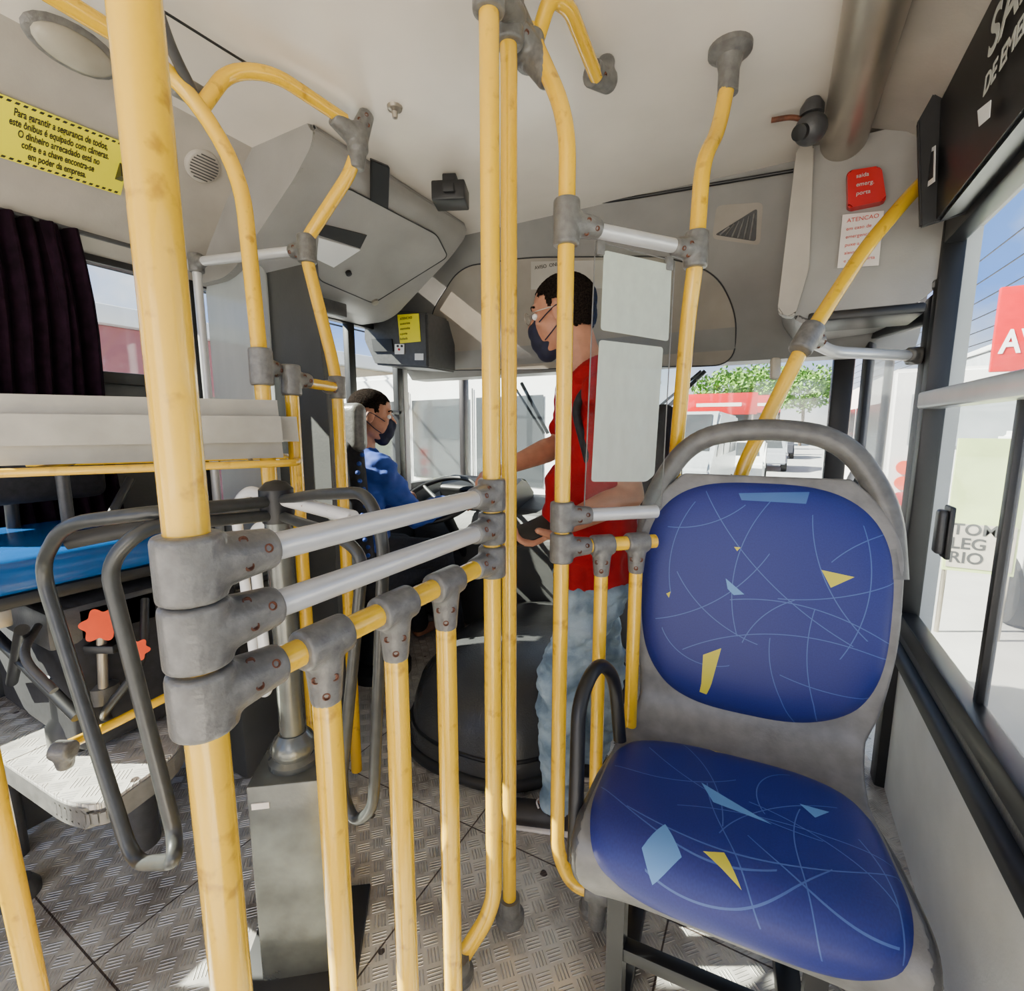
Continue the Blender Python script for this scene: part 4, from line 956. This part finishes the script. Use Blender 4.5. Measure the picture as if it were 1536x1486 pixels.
b=bmesh.new(); cap_bm(b,pel+Z*.05,pel-Z*.03,.145,.150,side=wid_,k=.78)
for h_,k_,a_ in ((hipN,knN,anN),(hipF,knF,anF)):
    cap_bm(b,h_,k_,.086,.062); cap_bm(b,k_,a_+Z*.0,.062,.050)
me=fuse(b,.007,4); wrinkle(me,.015,17,3); fin(me,'jeans',JEANS,man,ang=180)
for a_ in (anN,anF):
    b=bmesh.new(); fd=(fside+V((0,-.1,0))).normalized(); base=V((a_.x,a_.y,0))
    cap_bm(b,base+Z*.045-fd*.04,base+Z*.04+fd*.14,.042,.040,side=fd.cross(Z),k=.9); cap_bm(b,base+Z*.06-fd*.02,base+Z*.085,.045,.045)
    me=fuse(b,.006,3); b2=bmesh.new(); b2.from_mesh(me)
    for v in b2.verts: v.co.z=max(v.co.z,.012)
    fin(b2,'shoe',SHOE,man)
    b=bmesh.new(); cap_bm(b,base+Z*.012-fd*.045,base+Z*.012+fd*.145,.045,.043,side=fd.cross(Z),k=.26); me=fuse(b,.005,2); fin(me,'shoe_sole',PAPER,man)
    tube('shoe_lace',[base+fd*.06+V((0,0,.078))+fd.cross(Z)*.02,base+fd*.07+V((0,0,.084)),base+fd*.06+V((0,0,.078))-fd.cross(Z)*.02],.003,PAPER,man,seg=8)
pd=(wrN-elN).normalized()
ph=thing('phone',wrN+pd*.10,'dark smartphone held in the hand of the standing man','phone')
boxc('body',wrN+pd*.10+V((0,0,.022)),(.14,.07,.009),BLK,ph,R=frame(pd,z=(.25,-.3,.9)),bev=.003)
# bag on his back
bc=D(992,700,1.62); bg_=thing('backpack',bc,'dark backpack worn on the back of the standing man','bag')
bm=bmesh.new(); cap_bm(bm,bc+Z*.11,bc-Z*.10,.10,.115,side=wid_,k=.55); fin(fuse(bm,.008,4),'body',DSEAT,bg_,ang=180)
tube('strap',[bc+Z*.16+fside*.03,shN+Z*.055+fside*.0,shN+fside*.09-Z*.02,belly-wid_*.13+fside*.02],.012,DSEAT,bg_,bend=.06)

drv=thing('person',V((-1.56,1.5,.55))+DX,'seated driver in blue shirt and dark mask at steering wheel','person')
hc2=V((-1.50,1.53,1.295))+DX; nk=V((-1.545,1.50,1.15))+DX; ch=V((-1.56,1.47,1.0))+DX; bl=V((-1.56,1.44,.82))+DX; pv=V((-1.56,1.46,.66))+DX; df=V((.70,.70,-.14)).normalized(); X=V((1,0,0))
b=bmesh.new(); head_prims(b,hc2,df,Z)
def tors2(bm,e=0):
    cap_bm(bm,ch,bl,.155+e,.150+e,side=X,k=.68); cap_bm(bm,bl,pv,.150+e,.165+e,side=X,k=.75); cap_bm(bm,ch+V((-.145,0,.05)),ch+V((.145,0,.05)),.054+e,.054+e); cap_bm(bm,ch+Z*.08,nk,.08+e,.055+e,side=X,k=.8)
tors2(b,-.008); cap_bm(b,nk-Z*.03,hc2-Z*.05-df*.03,.058,.054)
arms=[]
for q in (-1,1):
    s0=ch+V((q*.16,0,.04)); e0=ch+V((q*.20,.18,-.20)); w0=swc+su*q*.17+V((0,-.12,.02)); arms.append((s0,e0,w0))
    cap_bm(b,s0,e0,.050,.040); cap_bm(b,e0,w0,.041,.027); hand_prims(b,w0,(swc+su*q*.20-w0)+V((0,.05,.02)),V((0,.3,-1)),.7,q)
    h0=pv+V((q*.09,0,-.02)); k0=V((-1.62+q*.13,1.95,.60)); f0=V((-1.62+q*.13,2.08,.12))
    cap_bm(b,h0,k0,.085,.06); cap_bm(b,k0,f0,.055,.04); cap_bm(b,f0-Z*.05,f0+V((0,.13,-.07)),.036,.028)
fin(fuse(b,.005,4),'body',SKIN,drv,ang=180); person_head_extras(drv,hc2,df,Z,False)
b=bmesh.new(); tors2(b,.018)
for s0,e0,w0 in arms: cap_bm(b,s0,e0,.068,.058); cap_bm(b,e0,e0.lerp(w0,.75),.058,.044)
me=fuse(b,.008,4); b2=bmesh.new(); b2.from_mesh(me); bmesh.ops.delete(b2,geom=[v for v in b2.verts if v.co.z>nk.z-.005 and (v.co-nk).length<.095],context='VERTS'); me=bpy.data.meshes.new('s'); b2.to_mesh(me); b2.free(); wrinkle(me,.016,12,2); fin(me,'shirt',BSHIRT,drv,ang=180)
b=bmesh.new(); cap_bm(b,pv+Z*.03,pv-Z*.02,.16,.165,side=X,k=.8)
for q in (-1,1):
    h0=pv+V((q*.09,0,-.02)); k0=V((-1.62+q*.13,1.95,.60)); f0=V((-1.62+q*.13,2.08,.12)); cap_bm(b,h0,k0,.10,.075); cap_bm(b,k0,f0,.073,.06)
fin(fuse(b,.009,4),'trousers',DSEAT,drv,ang=180)

# ================================================================= OUTSIDE
GZ=-.75
box('street',(-60,-20,GZ-.1),(60,140,GZ),ASPH,bev=0,label='sun-bleached asphalt street',category='street')['kind']='stuff'
def vehicle(name,loc,rot,L,W,Hh,prof,wins,col,label,cat,wr=.33):
    """side profile along +x (front at +x) extruded across W"""
    M=Matrix.Translation(V(loc))@Matrix.Rotation(rot,4,'Z'); base=V(loc)
    th=thing(name,base,label,cat)
    def tr(bm): bm.transform(M)
    bm=bmesh.new(); k=len(prof); A=[bm.verts.new((x_,-W/2,z)) for x_,z in prof]; B=[bm.verts.new((x_,W/2,z)) for x_,z in prof]
    bm.faces.new(A);bm.faces.new(B[::-1])
    for i in range(k): j=(i+1)%k; bm.faces.new((A[i],B[i],B[j],A[j]))
    bmesh.ops.bevel(bm,geom=bm.edges[:],offset=.06,segments=3,affect='EDGES'); tr(bm); fin(bm,'body',col,th)
    for wv in wins:
        for s_ in (-1,1):
            bm=bmesh.new()
            vs=[bm.verts.new((x_,s_*(W/2+.012),z)) for x_,z in wv]; bm.faces.new(vs if s_<0 else vs[::-1])
            tr(bm); fin(bm,'side_window',CARGL,th,smooth=False)
    for sx in (-1,1):
        for s_ in (-1,1):
            bm=bmesh.new(); lathe_bm(bm,[(wr*.55,0),(wr*.6,.02),(wr*.95,.02),(wr,-.04),(wr,-.2),(0,-.2)],V((sx*L*.31,s_*(W/2+.01),wr)),V((0,s_,0)),24); tr(bm); fin(bm,'wheel',TIRE,th)
    return th,M
def quad(th,M,name,pts,m):
    bm=bmesh.new(); bm.faces.new([bm.verts.new(M@V(p)) for p in pts]); fin(bm,name,m,th,smooth=False)
L=5.6;W=2.0
vp_=[(-2.7,.35),(-2.8,1.2),(-2.7,2.6),(1.5,2.65),(2.35,1.6),(2.8,1.25),(2.85,.4)]
vw=[[(-2.5,1.4),(-1.65,1.4),(-1.65,2.3),(-2.5,2.3)],[(-1.55,1.4),(-.65,1.4),(-.65,2.3),(-1.55,2.3)],[(-.55,1.4),(.35,1.4),(.35,2.3),(-.55,2.3)],[(.5,1.4),(1.9,1.4),(1.5,2.3),(.5,2.3)]]
th,M=vehicle('minibus',(-4.3,5.6,GZ),math.radians(172),L,W,2.5,vp_,vw,WHITE,'white minibus with tinted windows standing ahead of the windscreen','minibus')
quad(th,M,'windscreen',[(1.56,-.85,2.6),(1.56,.85,2.6),(2.33,.9,1.65),(2.33,-.9,1.65)],CARGL)
for q in (-1,1): quad(th,M,'tail_lamp',[(-2.815,q*.75,1.0),(-2.815,q*.95,1.0),(-2.815,q*.95,1.35),(-2.815,q*.75,1.35)],RED)
for xx in (-1.6,-.6,.42): quad(th,M,'panel_seam',[(xx-.01,1.012,.5),(xx+.01,1.012,.5),(xx+.01,1.012,2.4),(xx-.01,1.012,2.4)],SHELLD)
cpf=[(-2.0,.3),(-2.05,.8),(-1.7,.95),(-1.2,1.45),(.4,1.48),(1.1,.98),(1.95,.85),(2.05,.35)]
cw=[[(-1.35,1.0),(-.35,1.0),(-.35,1.38),(-1.05,1.38)],[(-.25,1.0),(.85,1.0),(.35,1.38),(-.25,1.38)]]
SILC=mat('silver_car',(.5,.52,.55),.25,.4,.05)
for i,(px,yy,colr,lab) in enumerate([(1110,19,WHITE,'white hatchback parked along the kerb'),(1150,26,SILC,'silver car driving up the street'),(1078,27,mat('blue_car',(.05,.25,.5),.3,.2,.05),'blue car parked at the roadside'),(1168,36,mat('dark_car',(.05,.05,.06),.3,.2,.05),'dark car further up the street'),(1128,44,RED,'red car far up the street')]):
    g=ony(px,650,yy); th,M=vehicle('car',(g.x,yy,GZ),math.radians(-90),4.1,1.75,1.48,cpf,cw,colr,lab,'car')
    quad(th,M,'rear_window',[(-1.74,-.65,.98),(-1.74,.65,.98),(-1.26,.6,1.42),(-1.26,-.6,1.42)],CARGL)
    quad(th,M,'windscreen',[(.46,-.62,1.45),(.46,.62,1.45),(1.08,.7,1.0),(1.08,-.7,1.0)],CARGL)
    for q in (-1,1): quad(th,M,'tail_lamp',[(-2.06,q*.6,.7),(-2.06,q*.82,.7),(-2.03,q*.82,.85),(-2.03,q*.6,.85)],RED)
g=ony(1030,650,13.5); th,M=vehicle('delivery_van',(g.x,13.5,GZ),math.radians(-92),5.2,1.95,2.4,[(-2.5,.35),(-2.6,1.1),(-2.5,2.3),(1.2,2.35),(1.9,1.4),(2.5,1.1),(2.6,.4)],[[(-2.2,1.3),(-.9,1.3),(-.9,2.05),(-2.2,2.05)],[(-.7,1.3),(.4,1.3),(.4,2.05),(-.7,2.05)],[(.55,1.3),(1.6,1.3),(1.1,2.05),(.55,2.05)]],mat('silver_van',(.45,.48,.5),.3,.3,.05),'silver van with dark rear window parked on the street','van')
quad(th,M,'windscreen',[(1.28,-.8,2.28),(1.28,.8,2.28),(1.88,.85,1.45),(1.88,-.85,1.45)],CARGL)
quad(th,M,'rear_window',[(-2.60,-.8,1.35),(-2.60,.8,1.35),(-2.55,.8,2.1),(-2.55,-.8,2.1)],CARGL)
bpf=[(-5.4,.35),(-5.5,1.0),(-5.4,2.9),(5.2,2.9),(5.5,1.2),(5.5,.35)]
bw=[[(-4.8+1.6*k,1.35),(-3.35+1.6*k,1.35),(-3.35+1.6*k,2.4),(-4.8+1.6*k,2.4)] for k in range(6)]
th,M=vehicle('bus',(2.85,15.2,GZ),math.radians(90),10.8,2.5,3.0,bpf,bw,WHITE,'white city bus stopped beside the kerb','bus',.48)
quad(th,M,'rear_window',[(-5.50,-1.0,1.7),(-5.50,1.0,1.7),(-5.47,1.0,2.5),(-5.47,-1.0,2.5)],mat('pale_vehicle_glass',(.35,.38,.40),.15,0,.1,2))
for z in (.85,1.1,1.35): 
    for q in (-1,1):
        bm=bmesh.new(); lathe_bm(bm,[(.11,0),(.11,.03),(0,.04)],V((-5.50,q*1.0,z)),V((-1,0,0)),16); bm.transform(M); fin(bm,'tail_lamp',ORANGE if z>1 else RED,th)
quad(th,M,'yellow_stripe',[(-5.51,-1.15,.50),(-5.51,1.15,.50),(-5.51,1.15,.70),(-5.51,-1.15,.70)],YSIGN)
th,M=vehicle('van',(3.2,5.0,GZ),math.radians(90),5.0,2.0,2.6,[(-2.5,.35),(-2.55,1.0),(-2.5,1.95),(2.4,1.95),(2.5,1.0),(2.5,.35)],[[(-2.2,1.3),(-.4,1.3),(-.4,1.75),(-2.2,1.75)]],WHITE,'pale parked van seen through the side window','van',.36)
g=onx(1478,760,1.75)
pst=thing('advert_board',(g.x,g.y,GZ),'upright pavement advert board with stacked dark letters','sign')
boxc('board',g,(.50,.04,1.25),mat('poster_green',(.42,.50,.22),.6,0,.1,3),pst,bev=0)
boxc('lower_panel',g+V((0,-.022,-.38)),(.46,.01,.42),COVE,pst,bev=0)
for i,l in enumerate(['TOMA','LEG','RIO']): text('lettering',l,g+V((-.22,-.03,-.27-.135*i)),V((1,0,0)),Z,.15,SHELLD,pst,bold=.003)
for q in (-1,1): tube('post',[V((g.x+q*.22,g.y+.03,GZ)),V((g.x+q*.22,g.y+.03,g.z+.5))],.02,STEEL,pst)
def building(loc,size,col,label,rows,cols,face='x-'):
    th=thing('building',(loc[0],loc[1],GZ),label,'building')
    box('walls',(loc[0]-size[0]/2,loc[1]-size[1]/2,GZ),(loc[0]+size[0]/2,loc[1]+size[1]/2,GZ+size[2]),col,th,bev=.05)
    bm=bmesh.new(); xx=loc[0]+(-size[0]/2-.03 if face=='x-' else size[0]/2+.03)
    for r in range(rows):
        for c in range(cols):
            y=loc[1]-size[1]/2+(c+.5)*size[1]/cols; z=GZ+1.6+r*2.8
            box_bm(bm,(xx,y,z+.3),(.06,size[1]/cols*.5,1.3),None,.0)
    fin(bm,'windows',CARGL,th,smooth=False)
    box('cornice',(loc[0]-size[0]/2-.15,loc[1]-size[1]/2-.1,GZ+size[2]),(loc[0]+size[0]/2+.15,loc[1]+size[1]/2+.1,GZ+size[2]+.3),WHITE,th,bev=.03)
    return th
PINK=mat('pink_wall',(.42,.15,.16),.8,0,.1,1); CRM=mat('cream_wall',(.55,.45,.33),.8,0,.1,1); GRW=mat('grey_wall',(.40,.42,.45),.8,0,.1,1)
building((11.5,15,0),(6,9,4.4),CRM,'cream two-storey shop building along the street',1,4)
building((13.5,27,0),(6,10,5.4),PINK,'faded red shop building along the street',2,4)
building((14,40,0),(6,12,6.5),GRW,'grey apartment building up the street',2,5)
building((-12,-4,0),(5,7,3.2),GRW,'pale grey building across the street',1,4,'x+')
building((-12,3.6,0),(5,5.5,3.6),PINK,'faded red building with pale cornice across the street',1,3,'x+')
building((-11.5,10.5,0),(5,6,3.4),CRM,'cream low building across the street',1,2,'x+')
building((-11,24,0),(6,12,5.0),CRM,'cream building with red shopfront across the street',2,4,'x+')
building((-14,42,0),(8,12,6.0),GRW,'grey building at the far end of the street',2,4,'x+')
g=onx(1516,500,2.55)
sgn=thing('shop_sign',V((g.x,g.y,GZ)),'large red shop sign with white letters on a steel post','sign')
boxc('panel',g+V((.30,0,.05)),(.92,.08,1.05),RED,sgn,bev=.02)
text('lettering','AV',g+V((-.10,-.05,-.24)),V((1,0,0)),Z,.40,WHT,sgn,bold=.01,sx=.72); tube('post',[V((g.x+.3,g.y+.1,GZ)),g+V((.3,.1,0))],.05,STEEL,sgn)
for (px,yy,wd) in ((1078,38,5.0),(1128,48,4.5)):
    g=ony(px,606,yy); rs=thing('shop_awning',V((g.x,yy,GZ)),'red shop fascia with a pale stripe over the pavement','awning')
    boxc('fascia',g,(wd,.2,1.5),RED,rs,bev=.02); boxc('stripe',g+V((0,-.11,-.05)),(wd*.6,.02,.25),PAPER,rs,bev=.0)
    boxc('shop_window',g+V((0,.3,-1.6)),(wd,.1,1.8),CARGL,rs,bev=.0)
    for q in (-1,1): tube('post',[V((g.x+q*wd*.45,yy,GZ)),V((g.x+q*wd*.45,yy,g.z))],.06,STEEL,rs)
def tree(x,y,h,r,lab):
    th=thing('tree',(x,y,GZ),lab,'tree'); tube('trunk',[(x,y,GZ),(x+.1,y,GZ+h*.5),(x,y,GZ+h*.8)],.15,mat('bark',(.10,.07,.05),.9),th)
    bm=bmesh.new()
    for k in range(1600):
        a=random.uniform(0,6.28); b_=math.acos(random.uniform(-1,1)); rr=r*random.uniform(.35,1)**.5*(1+.2*math.sin(a*3+b_*4))
        c=V((x+rr*math.sin(b_)*math.cos(a),y+rr*math.sin(b_)*math.sin(a),GZ+h+rr*.7*math.cos(b_))); s_=r*.08
        u_=V((random.uniform(-1,1),random.uniform(-1,1),random.uniform(-1,1))).normalized(); v_=u_.orthogonal().normalized()
        bm.faces.new([bm.verts.new(c+u_*s_),bm.verts.new(c+v_*s_*.6),bm.verts.new(c-u_*s_),bm.verts.new(c-v_*s_*.6)])
    fin(bm,'foliage',LEAF,th,smooth=False)
for px,yy,h,r in ((1088,58,5.8,3.2),(1138,70,7.0,3.8),(1205,58,5.8,3.0)):
    g=ony(px,600,yy); tree(g.x,yy,h,r,'leafy green street tree beyond the parked cars')
for k in range(7):
    tube('power_line',[V((8.2-.45*k,2,4.2+.35*k)),V((7.9-.45*k,22,4.2+.35*k)),V((7.0-.4*k,60,5.2+.3*k))],.022,BLK,bend=3,label='black overhead power line above the street',category='cable',group='overhead power lines',seg=6)
for k in range(4):
    tube('power_line',[V((-7,-4,3.2+.35*k)),V((-7,8,3.0+.35*k)),V((-7,30,3.6+.35*k))],.018,BLK,bend=3,label='black overhead power line across the street',category='cable',group='overhead power lines',seg=6)
for (a,b) in (((782,574),(822,650)),((1000,612),(1058,556))):
    wp=thing('windscreen_wiper',ony(*b,YF+.1),'black windscreen wiper resting on the glass','wiper'); tube('arm',[ony(*a,YF+.06),ony(*b,YF+.06)],.012,BLK,wp); tube('blade',[ony(a[0]-14,a[1],YF+.04),ony(b[0]-6,b[1],YF+.04)],.008,RUB,wp)
print('DONE')
